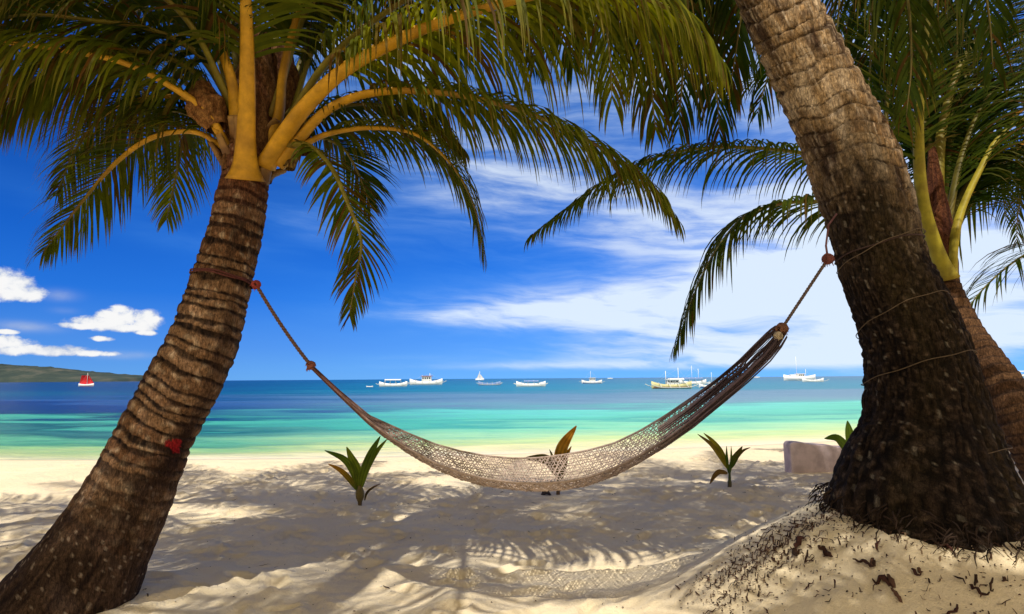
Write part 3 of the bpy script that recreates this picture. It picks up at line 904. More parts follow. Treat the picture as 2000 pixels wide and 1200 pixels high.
# generic fronds for crowns above the frame -------------------------
gen = {}
def generic_variants():
    spec = {'up': (75, 1.15), 'mid': (45, 1.9), 'low': (12, 1.9), 'hang': (-15, 1.6)}
    for i, (k, (e0, bend)) in enumerate(spec.items()):
        Lf = 4.3; n = 12; p = Vector((0, 0, 0)); e = R(e0); pts = [p.copy()]
        for j in range(n):
            p = p + Vector((0, math.cos(e), math.sin(e))) * (Lf / n)
            e -= bend / n * (0.4 + 1.2 * j / n)
            pts.append(p.copy())
        gen[k] = [(pts, 300 + i * 10 + j) for j in range(2)]
generic_variants()
proto = {}
def place_generic(kind, var, root, loc, azim, tilt=0.0, scale=1.0):
    key = (kind, var)
    if key not in proto:
        pts, seed = gen[kind][var]
        fr = make_frond(pts, root, w0=.045, leaf=.85, pet=.18, n=62, droop=.9, tint=.2 + .2 * var, seed=seed, org=Vector((0, 0, 0)), lw=.04, dead=.1)
        proto[key] = (fr.data, fr.children[0].data)
        st = fr.children[0]
    else:
        md, sd = proto[key]
        fr = bpy.data.objects.new('frond', md); link(fr, root)
        st = bpy.data.objects.new('stalk', sd); link(st, fr)
    fr.location = Vector(loc) - Vector(root.location)
    fr.rotation_euler = (tilt, 0, -azim)
    fr.scale = (scale,) * 3
    return fr
def crown(root, center, n, seed, scale=1.0, skip=None):
    r = random.Random(seed)
    kinds = ['up'] * (n // 5) + ['mid'] * (n // 3) + ['low'] * (n // 3) + ['hang'] * (n - n // 5 - 2 * (n // 3))
    for i, k in enumerate(kinds):
        azm = i * 2.39996 + r.uniform(-.2, .2)
        if skip and skip(k, azm % (2 * math.pi)): continue
        place_generic(k, r.randrange(2), root, center, azm, r.uniform(-.12, .12), scale * r.uniform(.88, 1.08))
# explicit fronds of the right palm dropping into the top of the picture
cR = topR
FR = [
 dict(path=[tuple(cR), P(1180, -420, 3.9), P(1230, -160, 3.9), P(1260, 40, 4.0), P(1275, 200, 4.05), P(1280, 250, 4.1)]),
 dict(path=[tuple(cR), P(1330, -420, 4.6), P(1370, -150, 4.7), P(1390, 40, 4.8), P(1400, 180, 4.85), P(1405, 260, 4.9)]),
 dict(path=[tuple(cR), P(1480, -450, 5.2), P(1540, -150, 5.3), P(1520, 60, 5.4), P(1480, 220, 5.5)]),
 dict(path=[tuple(cR), P(1500, -500, 4.4), P(1680, -250, 4.4), P(1760, -60, 4.4), P(1780, 100, 4.5), P(1770, 230, 4.6)]),
 dict(path=[tuple(cR), P(1400, -500, 5.0), P(1650, -250, 5.2), P(1700, -30, 5.4), P(1700, 120, 5.5), P(1690, 240, 5.6)]),
 dict(path=[tuple(cR), P(1100, -420, 4.6), P(1090, -160, 4.7), P(1100, 20, 4.8), P(1120, 130, 4.9)]),
 dict(path=[tuple(cR), P(1060, -420, 3.7), P(1120, -180, 3.6), P(1170, -20, 3.55), P(1190, 100, 3.5), P(1195, 190, 3.5)]),
 dict(path=[tuple(cR), P(1200, -420, 4.6), P(1300, -200, 4.6), P(1340, -20, 4.6), P(1335, 120, 4.6), P(1325, 250, 4.6)]),
 dict(path=[tuple(cR), P(1000, -420, 4.0), P(1010, -220, 3.9), P(1030, -70, 3.85), P(1040, 40, 3.8), P(1045, 120, 3.8)]),
 dict(path=[tuple(cR), P(1500, -500, 5.6), P(1620, -250, 6.0), P(1640, -60, 6.2), P(1630, 100, 6.3), P(1600, 210, 6.4)]),
 dict(path=[tuple(cR), P(1600, -500, 4.0), P(1800, -300, 4.0), P(1900, -120, 4.0), P(1930, 20, 4.1), P(1940, 140, 4.2)]),
 dict(path=[tuple(cR), P(1600, -500, 5.0), P(1800, -300, 5.2), P(1860, -80, 5.4), P(1870, 60, 5.6), P(1860, 200, 5.8)]),
 dict(path=[tuple(cR), P(1400, -450, 4.2), P(1450, -200, 4.3), P(1455, -40, 4.4), P(1440, 80, 4.5), P(1425, 180, 4.6)]),
 dict(path=[tuple(cR), P(1450, -450, 4.8), P(1720, -280, 5.0), P(1800, -100, 5.1), P(1820, 30, 5.2), P(1815, 180, 5.3)]),
 dict(path=[tuple(cR), P(1300, -450, 3.8), P(1290, -230, 3.8), P(1280, -80, 3.8), P(1260, 40, 3.8), P(1240, 150, 3.8)]),
]
for i, d in enumerate(FR):
    make_frond([Vector(v) for v in d['path']], palmR, w0=.045, leaf=.95, pet=.3, n=78, droop=1.6, tint=(.4, .1, .08, .25, .1, .35, .55, .15, .6, .1, .2, .05, .15, .1, .45)[i], seed=200 + i, lw=.04, dead=.2, stalkc=GSTALK, H=(Vector((.2, 1, 0)) if i < 3 or 6 <= i < 9 else Vector((.5, 1, 0))))
crown(palmR, cR, 17, 77, .9, skip=lambda k, a: abs(a - math.pi) < .65)

# palm behind the right trunk ---------------------------------------
rowsB = [(py, cx, w, Y) for py, cx, w, Y in
         [(1120, 2155, 140, 4.55), (1000, 2090, 126, 4.6), (930, 2050, 115, 4.7), (820, 1995, 106, 4.8), (750, 1952, 98, 4.9), (700, 1918, 86, 5.0), (640, 1880, 74, 5.1), (560, 1846, 62, 5.2), (500, 1836, 56, 5.3), (440, 1834, 50, 5.4)]]
E3, T3 = ring_table(7, .05, .11, 31)
def col_back(S, an, p, r, tot):
    cx, sx_ = math.cos(an), math.sin(an)
    w = noise.noise(Vector((cx, sx_, S * 2)))
    fine = noise.noise(Vector((cx * 12, sx_ * 12, S * 6)))
    SS = S + .02 * math.sin(an) + .03 * w
    k = max(0, int(np.searchsorted(E3, SS)) - 1); tone = T3[k][3]
    f = (SS - E3[k]) / (E3[k + 1] - E3[k]); g = 1.0 if f > .78 else 0.0
    c = mixc((.08, .04, .02), (.15, .08, .04), tone)
    c = mixc(c, (.05, .028, .018), max(0, fine) + .8 * g)
    up = max(0, min(1, (S - (tot - .5)) / .3))
    return .008 * f - .010 * g + .005 * fine, mixc(c, (.16, .05, .02), up * .7)
base = P(2120, 1040, 4.58)
base = Vector((base.x, base.y, GH(base.x, base.y)))
palmB = thing('coconut_palm', base, 'slender coconut palm leaning left behind the thick dark trunk, with yellow-green stalks above it', 'palm tree')
make_trunk(rowsB, palmB, col_back, na=64, ds=.012)
fibre_mass(palmB, [P(1842, 545, 5.2), P(1836, 480, 5.3), P(1828, 380, 5.4), P(1820, 290, 5.5)], [.12, .12, .07, .03], colr=((.06, .02, .012), (.15, .055, .022)), seed=15)
FB = [
 dict(path=[(1850, 545, 5.1), (1822, 470, 5.05), (1800, 380, 5.0), (1794, 250, 4.9), (1803, 120, 4.8), (1818, 0, 4.7), (1840, -140, 4.5)], w0=.070, flare=.5, leaf=1.0, pet=.36, n=60, droop=.35, tint=.35, stalkc=(.30, .25, .018), dead=.04, H=(.3, -1, 0)),
 dict(path=[(1858, 545, 5.15), (1862, 480, 5.15), (1878, 410, 5.2), (1915, 330, 5.2), (1950, 270, 5.2), (2010, 230, 5.2), (2090, 240, 5.2), (2160, 300, 5.2)], w0=.055, leaf=.85, pet=.42, n=60, droop=.9, tint=.2, stalkc=(.32, .26, .02), stalk_to=.5),
 dict(path=[(1835, 480, 5.4), (1832, 360, 5.5), (1842, 240, 5.6), (1880, 120, 5.7), (1950, 40, 5.8), (2060, 0, 5.9)], w0=.06, leaf=1.0, pet=.3, n=60, droop=.6, tint=.2, stalkc=(.20, .16, .015)),
 dict(path=[(1825, 440, 5.4), (1765, 350, 5.5), (1732, 260, 5.6), (1740, 140, 5.7), (1770, 20, 5.8), (1830, -80, 5.9)], w0=.05, leaf=.95, pet=.25, n=60, droop=.6, tint=.3, stalkc=GSTALK),
 # two long fronds reaching left over the water
 dict(path=[(1815, 440, 5.3), (1760, 370, 5.35), (1660, 318, 5.4), (1560, 298, 5.4), (1450, 288, 5.4), (1350, 292, 5.35), (1260, 315, 5.3), (1180, 355, 5.25), (1110, 405, 5.2), (1042, 458, 5.15)], w0=.035, leaf=.72, pet=.1, n=125, droop=1.7, tint=.25, lift=0.05, stalkc=GSTALK, dead=.04, lw=.029),
 dict(path=[(1815, 470, 5.2), (1740, 420, 5.15), (1640, 398, 5.1), (1540, 396, 5.05), (1460, 420, 5.0), (1405, 480, 4.95), (1362, 560, 4.92), (1322, 672, 4.9)], w0=.034, leaf=.70, pet=.1, n=115, droop=1.3, tint=.22, lift=0.02, stalkc=GSTALK, dead=.05, lw=.029),
 dict(path=[(1850, 480, 5.5), (1900, 390, 5.8), (1960, 350, 6.0), (2030, 370, 6.1), (2090, 430, 6.2)], w0=.04, leaf=.85, pet=.15, n=60, droop=.8, tint=.15, stalkc=(.13, .11, .012)),
 dict(path=[(1850, 470, 5.6), (1880, 360, 6.1), (1920, 300, 6.5), (1950, 330, 6.9), (1965, 430, 7.1)], w0=.04, leaf=.85, pet=.15, n=60, droop=.8, tint=.3, H=(.3, 1, 0), stalkc=(.13, .11, .012)),
 dict(path=[(1830, 440, 5.6), (1790, 300, 6.0), (1720, 190, 6.4), (1620, 130, 6.7), (1520, 130, 6.9), (1430, 190, 7.0)], w0=.04, leaf=.95, pet=.15, n=70, droop=.9, tint=.1, stalkc=(.13, .11, .012)),
 dict(path=[(1835, 440, 5.6), (1850, 260, 6.0), (1900, 150, 6.4), (1970, 100, 6.7), (2060, 120, 6.9)], w0=.04, leaf=1.0, pet=.15, n=70, droop=.8, tint=.12, stalkc=(.13, .11, .012)),
 dict(path=[(1835, 440, 5.6), (1870, 200, 5.9), (1930, 90, 6.2), (2010, 60, 6.4), (2100, 100, 6.5)], w0=.04, leaf=1.1, pet=.15, n=85, droop=1.3, tint=.1, stalkc=(.13, .11, .012)),
 dict(path=[(1835, 440, 5.6), (1800, 220, 6.0), (1740, 90, 6.3), (1660, 50, 6.6), (1580, 90, 6.8)], w0=.04, leaf=1.1, pet=.15, n=85, droop=1.4, tint=.06, stalkc=(.13, .11, .012)),
 dict(path=[(1850, 460, 5.8), (1900, 330, 6.2), (1970, 260, 6.6), (2050, 280, 6.9), (2120, 360, 7.1)], w0=.04, leaf=1.0, pet=.12, n=85, droop=1.3, tint=.15, stalkc=(.13, .11, .012)),
 dict(path=[(1845, 460, 5.4), (1880, 300, 5.5), (1930, 190, 5.6), (2000, 150, 5.7), (2080, 170, 5.8)], w0=.04, leaf=.95, pet=.15, n=85, droop=1.3, tint=.22, stalkc=(.13, .11, .012)),
 dict(path=[(1835, 440, 5.8), (1860, 160, 6.2), (1900, 10, 6.6), (1950, -60, 6.9), (2040, -80, 7.1)], w0=.04, leaf=1.25, pet=.12, n=95, droop=1.4, tint=.06, lw=.045, stalkc=(.13, .11, .012)),
 dict(path=[(1835, 440, 5.9), (1820, 180, 6.3), (1770, 20, 6.7), (1700, -40, 7.0), (1610, -40, 7.2)], w0=.04, leaf=1.25, pet=.12, n=95, droop=1.4, tint=.04, lw=.045, stalkc=(.13, .11, .012)),
 dict(path=[(1840, 440, 6.0), (1900, 240, 6.4), (1960, 150, 6.8), (2040, 130, 7.1), (2130, 180, 7.3)], w0=.04, leaf=1.2, pet=.12, n=95, droop=1.4, tint=.05, lw=.045, stalkc=(.13, .11, .012)),
 dict(path=[(1830, 440, 6.0), (1760, 260, 6.5), (1680, 120, 7.0), (1580, 30, 7.4), (1480, 0, 7.7), (1390, 40, 8.0)], w0=.04, leaf=1.2, pet=.12, n=100, droop=1.4, tint=.04, lw=.045, stalkc=(.13, .11, .012)),
 dict(path=[(1845, 450, 5.6), (1890, 360, 5.9), (1930, 320, 6.1), (1990, 330, 6.3), (2050, 390, 6.5)], w0=.035, leaf=.95, pet=.1, n=90, droop=1.4, tint=.1, lw=.04, stalkc=(.13, .11, .012)),
]
for i, d in enumerate(FB):
    d = dict(d); path = pathpx(d.pop('path'))
    if 'H' in d: d['H'] = Vector(d['H'])
    make_frond(path, palmB, seed=400 + i, **d)

# neighbour palms out of the frame, whose fronds and shade reach into it
def side_palm(base, top, seed, label, n, scale=1.0, extra=()):
    base = Vector(base); base.z = GH(base.x, base.y)
    t = thing('coconut_palm', base, label, 'palm tree')
    top = Vector(top)
    mid = base.lerp(top, .5) + Vector((0, 0, -.0)) + Vector(((base.x - top.x) * .1, (base.y - top.y) * .1, 0))
    pts = cr([base - Vector((0, 0, .2)), mid, top], 120)
    rs, cs = [], []
    for i, p in enumerate(pts):
        s = i / 119
        k = (i % 5) / 5
        rs.append(.17 + .14 * math.exp(-s * 12) - .04 * s + .008 * k)
        cs.append(mixc((.26, .19, .13), (.07, .04, .03), 1 if i % 5 == 0 else .2 * random.random()))
    mb = MB(); mb.tube(pts, rs, 24, cs); mb.build('trunk', M_BARK, t)
    crown(t, top, n, seed, scale)
    for j, e in enumerate(extra):
        make_frond([Vector(v) for v in e], t, w0=.04, leaf=.8, pet=.15, n=70, droop=.8, tint=.15, seed=seed + j, stalkc=GSTALK, lw=.029)
    return t
pR_top = Vector((6.6, 5.6, 4.6))
side_palm((7.4, 4.6, 0), pR_top, 61, 'palm standing right of the picture, one arching frond reaching in beside the leaning trunk', 14, 1.0,
          extra=[[pR_top, P(2120, 440, 5.8), P(2040, 478, 5.6), P(1980, 512, 5.5), P(1925, 560, 5.45), P(1885, 612, 5.4), P(1860, 670, 5.4)]])
side_palm((-7.0, 2.6, 0), (-5.4, 3.6, 6.2), 62, 'palm standing left of the picture, its hanging fronds shading the sand', 18, 1.0)
side_palm((-2.6, -2.2, 0), (-2.3, 3.0, 7.4), 63, 'palm rooted behind the viewer, its crown overhead casting frond shadows on the sand', 10, 1.0)

side_palm((3.4, -3.0, 0), (1.1, -.1, 6.4), 64, 'palm rooted behind the viewer to the right, its crown shading the thick trunk', 30, .78)
side_palm((-5.8, -2.0, 0), (-4.1, .5, 6.8), 65, 'palm rooted behind the viewer to the left, its crown shading the ringed trunk', 14, 1.0)

side_palm((3.6, -1.6, 0), (1.5, .2, 5.0), 66, 'shorter palm rooted behind the viewer to the right, its crown shading the sand mound', 20, .6)

# ------------------------------------------------------------------ hammock
hk = thing('hammock', P(1050, 955, 3.6), 'knotted string hammock slung on ropes between the ringed palm and the thick palm', 'hammock')
def Yh(px): return 3.72 + (3.34 - 3.72) * (px - 607) / (1525 - 607)
lo = [(607, 716), (660, 768), (720, 826), (760, 860), (800, 888), (850, 916), (900, 937), (950, 950), (1000, 957), (1050, 960), (1100, 958), (1150, 948), (1200, 930), (1250, 904), (1300, 873), (1350, 836), (1400, 792), (1450, 748), (1495, 703), (1520, 668), (1528, 648)]
up = [(607, 714), (660, 763), (720, 812), (760, 830), (800, 848), (850, 868), (900, 882), (950, 891), (1000, 896), (1050, 895), (1100, 889), (1150, 880), (1200, 866), (1250, 842), (1300, 812), (1350, 778), (1400, 742), (1450, 702), (1490, 664), (1512, 645), (1524, 640)]
lx, ly = zip(*lo); ux, uy = zip(*up)
def hsurf(s, t):
    """s along 0..1, t across 0 near rim .. 1 far rim"""
    px = 607 + (1526 - 607) * s
    yl = float(np.interp(px, lx, ly)); yu = float(np.interp(px, ux, uy))
    wdt = math.sin(math.pi * min(1, max(0, s))) ** .7
    Y = Yh(px)
    near = P(px, yl - (yl - yu) * .24, Y - .24 * wdt)
    bot = P(px, yl, Y - .04 * wdt)
    far = P(px, yu, Y + .26 * wdt)
    # quadratic blend through three points
    if t < .38:
        a = t / .38
        return near.lerp(bot, 1 - (1 - a) ** 1.6)
    a = (t - .38) / .62
    return bot.lerp(far, a ** 1.15)
CL = (.20, .085, .06); CM = (.56, .43, .35); CRt = (.085, .055, .06)  # sun dapple painted in: middle lighter, right end darker, with some dye variation
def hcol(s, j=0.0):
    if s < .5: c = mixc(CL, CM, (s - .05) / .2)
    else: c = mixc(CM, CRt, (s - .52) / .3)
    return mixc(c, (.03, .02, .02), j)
nb = MB(); hr = random.Random(2)
ND = 165
for k in range(-20, ND + 20):
    for dirn in (-1, 1):
        s0 = k / ND; pts = []; cs = []
        span = .075
        jit = hr.uniform(-.002, .002); dk_ = hr.random() * .55
        for j in range(15):
            t = j / 14
            s = s0 + dirn * span * (t - .5) + jit
            if s < .09 or s > .93: continue
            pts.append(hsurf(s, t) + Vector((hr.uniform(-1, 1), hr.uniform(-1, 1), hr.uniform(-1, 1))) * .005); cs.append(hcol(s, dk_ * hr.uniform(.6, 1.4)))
        if len(pts) > 2: nb.tube(pts, .0027, 4, cs, caps=False)
for t in np.linspace(0, 1, 21):
    pts, cs = [], []
    for j in range(90):
        s = j / 89
        tt = float(t) + .012 * math.sin(s * 140 + t * 40)
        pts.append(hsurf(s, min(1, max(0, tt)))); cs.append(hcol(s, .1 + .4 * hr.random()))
    nb.tube(pts, .0027, 4, cs, caps=False)
nb.build('net', M_CORD, hk)
# gathered cords at both ends
for (s0, s1, rr0, rr1) in ((0, .16, .012, .020), (1.0, .74, .028, .020)):
    g = MB()
    for t in np.linspace(0, 1, 19):
        for q_ in range(2):
            pts, cs = [], []
            for j in range(24):
                f = j / 23; s = s0 + (s1 - s0) * f
                p = hsurf(s, float(t)); c_ = hsurf(s, .5)
                an = t * 12 + q_ * 2
                off = Vector((math.sin(an), math.cos(an * 1.7), math.sin(an * 2.3))) * (rr0 * (1 - f) + rr1 * f) * (.8 if s0 > .5 else .45)
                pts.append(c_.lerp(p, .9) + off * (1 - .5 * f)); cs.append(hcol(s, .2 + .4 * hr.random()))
            g.tube(pts, .0042, 4, cs, caps=False)
    g.build('gathered_cords', M_CORD, hk)
for t in (0.0, 1.0):
    e = MB()
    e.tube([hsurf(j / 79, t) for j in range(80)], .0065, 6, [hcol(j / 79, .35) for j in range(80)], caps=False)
    e.build('edge_cord', M_CORD, hk)
def twisted(a, b_, r, sag, c, turns=60, n=160):
    mb = MB()
    for ph in (0, 2.1, 4.2):
        pts = []
        ax = (b_ - a).normalized(); s_ = ax.cross(Vector((0, 1, 0))).normalized(); u_ = s_.cross(ax)
        for i in range(n):
            f = i / (n - 1)
            p = a.lerp(b_, f) - Vector((0, 0, sag * 4 * f * (1 - f)))
            an = f * turns + ph
            pts.append(p + (s_ * math.cos(an) + u_ * math.sin(an)) * r * .55)
        mb.tube(pts, r * .58, 5, c, caps=False)
    return mb
kl = P(500, 556, 3.70); rl = P(607, 714, 3.72); kr = P(1617, 506, 3.28); rr2 = P(1527, 642, 3.34)
twisted(kl, rl, .011, .02, (.15, .085, .06)).build('rope', M_CORD, hk)
twisted(kr, rr2, .0085, .0, (.12, .085, .07)).build('rope', M_CORD, hk)
def knot(c, r, colr, seed):
    mb = MB(); q_ = random.Random(seed)
    for k in range(7):
        pts = []
        a1 = Vector((q_.uniform(-1, 1), q_.uniform(-1, 1), q_.uniform(-1, 1))).normalized()
        a2 = a1.orthogonal().normalized(); a3 = a1.cross(a2)
        for j in range(15):
            an = j / 14 * 2 * math.pi
            pts.append(c + (a2 * math.cos(an) + a3 * math.sin(an)) * r * q_.uniform(.85, 1.0) + a1 * r * .35 * math.sin(an * 2 + k))
        mb.tube(pts, r * .34, 6, mixc(colr, (.04, .02, .02), q_.random() * .5), caps=False)
    for k in range(14):
        d = Vector((q_.uniform(-1, 1), q_.uniform(-1, 1), q_.uniform(-1, .3))).normalized()
        mb.tube([c + d * r * .6, c + d * r * 1.2 + Vector((0, 0, -.004)), c + d * r * 1.55 + Vector((0, 0, -.012))], [.0022, .0018, .001], 4, colr)
    mb.build('knot', M_CORD, hk)
knot(kl, .024, (.32, .05, .04), 1); knot(rl, .024, (.30, .10, .06), 2); knot(kr, .026, (.16, .05, .04), 3); knot(rr2, .028, (.20, .09, .05), 4)
knot(P(1520, 656, 3.33), .02, (.45, .36, .24), 5)
# ropes tied round the trunks
def loop_trunk(pts, rowsX, Yf, py0, dpy, c, r=.006, turns=2):
    """rope wound round a trunk at pixel row py0, perpendicular to the trunk axis"""
    rows = sorted(rowsX); ps = [q_[0] for q_ in rows]
    cx = float(np.interp(py0, ps, [q_[1] for q_ in rows])); w = float(np.interp(py0, ps, [q_[2] for q_ in rows]))
    c0 = P(cx, py0, Yf(py0)); i = min(range(len(pts)), key=lambda k: (pts[k] - c0).length)
    t = (pts[i + 4] - pts[i - 4]).normalized(); a_ = (Vector((1, 0, 0)) - t * t.x).normalized(); u_ = a_.cross(t)
    rad = w / 2 / F_PX * (c0 - CAM).dot(FW) / math.sqrt(1 + ((cx - 1000) / F_PX) ** 2) + r + .004
    mb = MB()
    for q_ in range(turns):
        pp = []
        for j in range(70):
            an = 2 * math.pi * j / 69
            pp.append(c0 + a_ * math.cos(an) * rad + u_ * math.sin(an) * rad + t * (dpy * math.cos(an) + q_ * r * 2.1 + .004 * math.sin(5 * an + q_)))
        mb.tube(pp, r, 6, c, caps=False)
    mb.build('tied_loop', M_CORD, hk)
loop_trunk(ptsL, rowsL, Yleft, 548, .0, (.10, .03, .025))
loop_trunk(ptsR, rowsR, Yr, 490, .03, (.05, .028, .022), .005, 1)
mb = MB()
mb.tube([kr, P(1613, 480, 3.32), P(1618, 440, 3.36), P(1634, 418, 3.36)], .006, 5, (.12, .05, .05))
mb.build('rope', M_CORD, hk)

# ------------------------------------------------------------------ coconut seedlings
def blade(mb, pts, width, c, tipc=None, fold=.25, split=False, face=None):
    n = 16; path = cr(pts, n)
    face = face or Vector((0, -1, .25)).normalized()
    vs, cs = [], []
    for i, p in enumerate(path):
        f = i / (n - 1)
        t = (path[min(n - 1, i + 1)] - path[max(0, i - 1)]).normalized()
        s_ = t.cross(face)
        if s_.length < .1: s_ = t.cross(Vector((1, 0, 0)))
        s_.normalize(); nn = s_.cross(t)
        w = width * max(.02, (math.sin(math.pi * min(1, f ** .8 * .93 + .06)) ** .75))
        for k in range(7):
            a = k / 3 - 1
            vs.append(p + s_ * (a * w / 2) + nn * (abs(a) * w * fold + (.1 * w if k % 2 else 0)))
            cc = mixc(c, tipc or c, f)
            cs.append(mixc(cc, (.02, .03, .01), .5 if k % 2 else 0))
    mb.add(vs, [(i * 7 + k, i * 7 + k + 1, (i + 1) * 7 + k + 1, (i + 1) * 7 + k) for i in range(n - 1) for k in range(6)], cs)
M_SLEAF = leaf_mat('seedling_leaf', .25, (1.4, 1.2, .4))
GRP = 'coconut seedlings sprouting from the sand'
def seedling(bpx, bpy_, label, leaves, stem_top, stem_r=.012, husk=True, stemc=(.10, .09, .03), Y=None, dead_leaf=None, sheath=None):
    base = on_ground(bpx, bpy_)
    if Y: base = P(bpx, bpy_, Y)
    Y = base.y
    t = thing('palm_seedling', base, label, 'seedling', GRP)
    mb = MB(); top = P(stem_top[0], stem_top[1], Y)
    pts = cr([base - Vector((0, 0, .03)), base.lerp(top, .5), top], 12)
    rs = [stem_r * (1.5 if i < 4 else 1.2 - .05 * i) for i in range(12)]
    if sheath: rs = [float(np.interp(i / 11, [0, .25, .45, .7, 1], [.9, 1.0, sheath, sheath * 1.1, .8])) * stem_r for i in range(12)]
    mb.tube(pts, rs, 10, [mixc((.09, .055, .035), stemc, i / 6) for i in range(12)])
    mb.build('stem', M_STALK, t)
    for L_ in leaves:
        lb = MB()
        pp = [P(x, y, Y + dy) for x, y, dy in L_['p']]
        blade(lb, pp, .8 * L_['w'] / F_PX * Y, L_['c'], L_.get('t'), L_.get('fold', .22))
        o_ = lb.build('leaf', M_SLEAF, t)
        if L_.get('label'): o_['label'] = L_['label']
    for x in (-.05, .04):
        pass
    return t
DG = (.055, .12, .012); MG = (.19, .24, .02); YG = (.32, .26, .02); OR = (.60, .24, .02); BR = (.16, .08, .03)
seedling(703, 987, 'green coconut seedling with five spreading leaves, left of the hammock middle', [
    dict(p=[(700, 958, 0), (692, 925, .01), (672, 897, .02), (634, 880, .03)], w=17, c=MG, t=DG),
    dict(p=[(698, 958, -.02), (682, 935, -.02), (664, 918, -.03), (640, 906, -.03)], w=13, c=DG, t=OR),
    dict(p=[(702, 955, 0), (698, 920, .02), (686, 893, .03), (677, 873, .04)], w=23, c=MG),
    dict(p=[(704, 955, 0), (711, 925, -.02), (726, 885, -.02), (743, 852, -.02)], w=22, c=MG, t=DG),
    dict(p=[(705, 950, 0), (720, 910, .03), (738, 880, .05), (757, 857, .06)], w=15, c=DG, t=MG),
    dict(p=[(712, 978, -.05), (717, 963, -.06), (728, 953, -.08), (744, 945, -.09)], w=6, c=(.05, .04, .02), t=BR, label='small dark dried leaf')],
    (703, 948), .022, stemc=(.16, .12, .03), sheath=2.0)
seedling(1090, 966, 'coconut seedling with a tall orange leaf and a flat brown leaf, behind the hammock net', [
    dict(p=[(1089, 930, 0), (1078, 908, -.02), (1062, 897, -.03), (1024, 895, -.04)], w=24, c=(.10, .07, .02), t=(.10, .085, .02)),
    dict(p=[(1090, 935, 0), (1092, 905, 0), (1099, 872, 0), (1126, 832, .02)], w=29, c=(.16, .12, .02), t=OR, label='tall orange-yellow upright leaf'),
    dict(p=[(1091, 940, -.01), (1098, 915, -.02), (1104, 895, -.02), (1110, 882, -.03)], w=20, c=(.10, .085, .02)),
    dict(p=[(1089, 932, .02), (1096, 908, .03), (1108, 886, .04), (1116, 872, .05)], w=14, c=MG, t=OR),
    dict(p=[(1088, 938, -.01), (1084, 915, -.01), (1078, 890, -.02), (1073, 878, -.02)], w=10, c=(.13, .12, .03))],
    (1090, 928), .014, stemc=(.10, .06, .03))
seedling(1425, 950, 'coconut seedling with split yellowing leaves and a drooping dry leaf', [
    dict(p=[(1420, 915, 0), (1405, 890, .0), (1388, 868, .01), (1362, 848, .02)], w=12, c=YG, t=BR),
    dict(p=[(1421, 915, 0), (1408, 885, .02), (1392, 863, .03), (1374, 846, .04)], w=14, c=(.22, .20, .02), t=YG),
    dict(p=[(1423, 925, 0), (1420, 905, 0), (1419, 888, 0), (1419, 871, 0)], w=7, c=DG),
    dict(p=[(1426, 925, 0), (1428, 905, 0), (1428, 888, 0), (1428, 871, 0)], w=6, c=MG),
    dict(p=[(1426, 915, 0), (1434, 896, -.01), (1442, 884, -.02), (1450, 872, -.02)], w=15, c=DG, t=(.12, .07, .02)),
    dict(p=[(1427, 912, 0), (1440, 892, .03), (1452, 880, .04), (1466, 874, .04)], w=8, c=DG, t=BR),
    dict(p=[(1421, 925, -.02), (1405, 922, -.03), (1395, 930, -.05), (1386, 946, -.06)], w=12, c=(.18, .10, .03), t=BR, label='drooping dry brown leaf')],
    (1425, 908), .016, stemc=(.05, .08, .02))
seedling(1672, 930, 'small green coconut seedling with two broad leaves, above the pinkish wall', [
    dict(p=[(1668, 892, 0), (1650, 874, -.03), (1632, 856, -.04), (1610, 857, -.05)], w=24, c=(.12, .14, .015), t=DG),
    dict(p=[(1668, 892, 0), (1662, 870, 0), (1657, 845, 0), (1655, 822, .01)], w=27, c=MG, t=DG)],
    (1668, 888), .018, stemc=(.06, .07, .02), Y=5.0)

# ------------------------------------------------------------------ low wall
wl = thing('low_wall', on_ground(1600, 914), 'low pinkish plastered wall with rounded corner, at the beach edge left of the thick palm', 'wall')
Yw = 8.2
mb = MB()
n = 40; ft, bk = [], []
xa = P(1545, 900, Yw).x; xb = P(1800, 900, Yw).x
ztop_l = P(1560, 864, Yw).z; ztop_r = P(1650, 875, Yw).z
outl = []
r_ = .06
zb = -.2
outl.append((xa, zb))
for k in range(9):
    an = math.pi - k / 8 * math.pi / 2
    outl.append((xa + r_ + r_ * math.cos(an), ztop_l - r_ + r_ * math.sin(an)))
for k in range(1, 14):
    f = k / 13; x = xa + r_ + (xb - xa - r_) * f
    outl.append((x, ztop_l + (ztop_r - ztop_l) * f * (xb - xa) / (P(1650, 875, Yw).x - xa) + .006 * math.sin(k * 2.1)))
outl.append((xb, zb))
N_ = len(outl)
vs = [Vector((x, Yw + .12 * (x - xa), z)) for x, z in outl] + [Vector((x, Yw + .22 + .12 * (x - xa), z)) for x, z in outl]
mb.add(vs, [tuple(range(N_ - 1, -1, -1)), tuple(range(N_, 2 * N_))] + [(i, (i + 1) % N_, N_ + (i + 1) % N_, N_ + i) for i in range(N_)])
wo = mb.build('plaster_slab', M_WALL, wl, smooth=False)
bv = wo.modifiers.new('bevel', 'BEVEL'); bv.width = .015; bv.segments = 2; bv.limit_method = 'ANGLE'

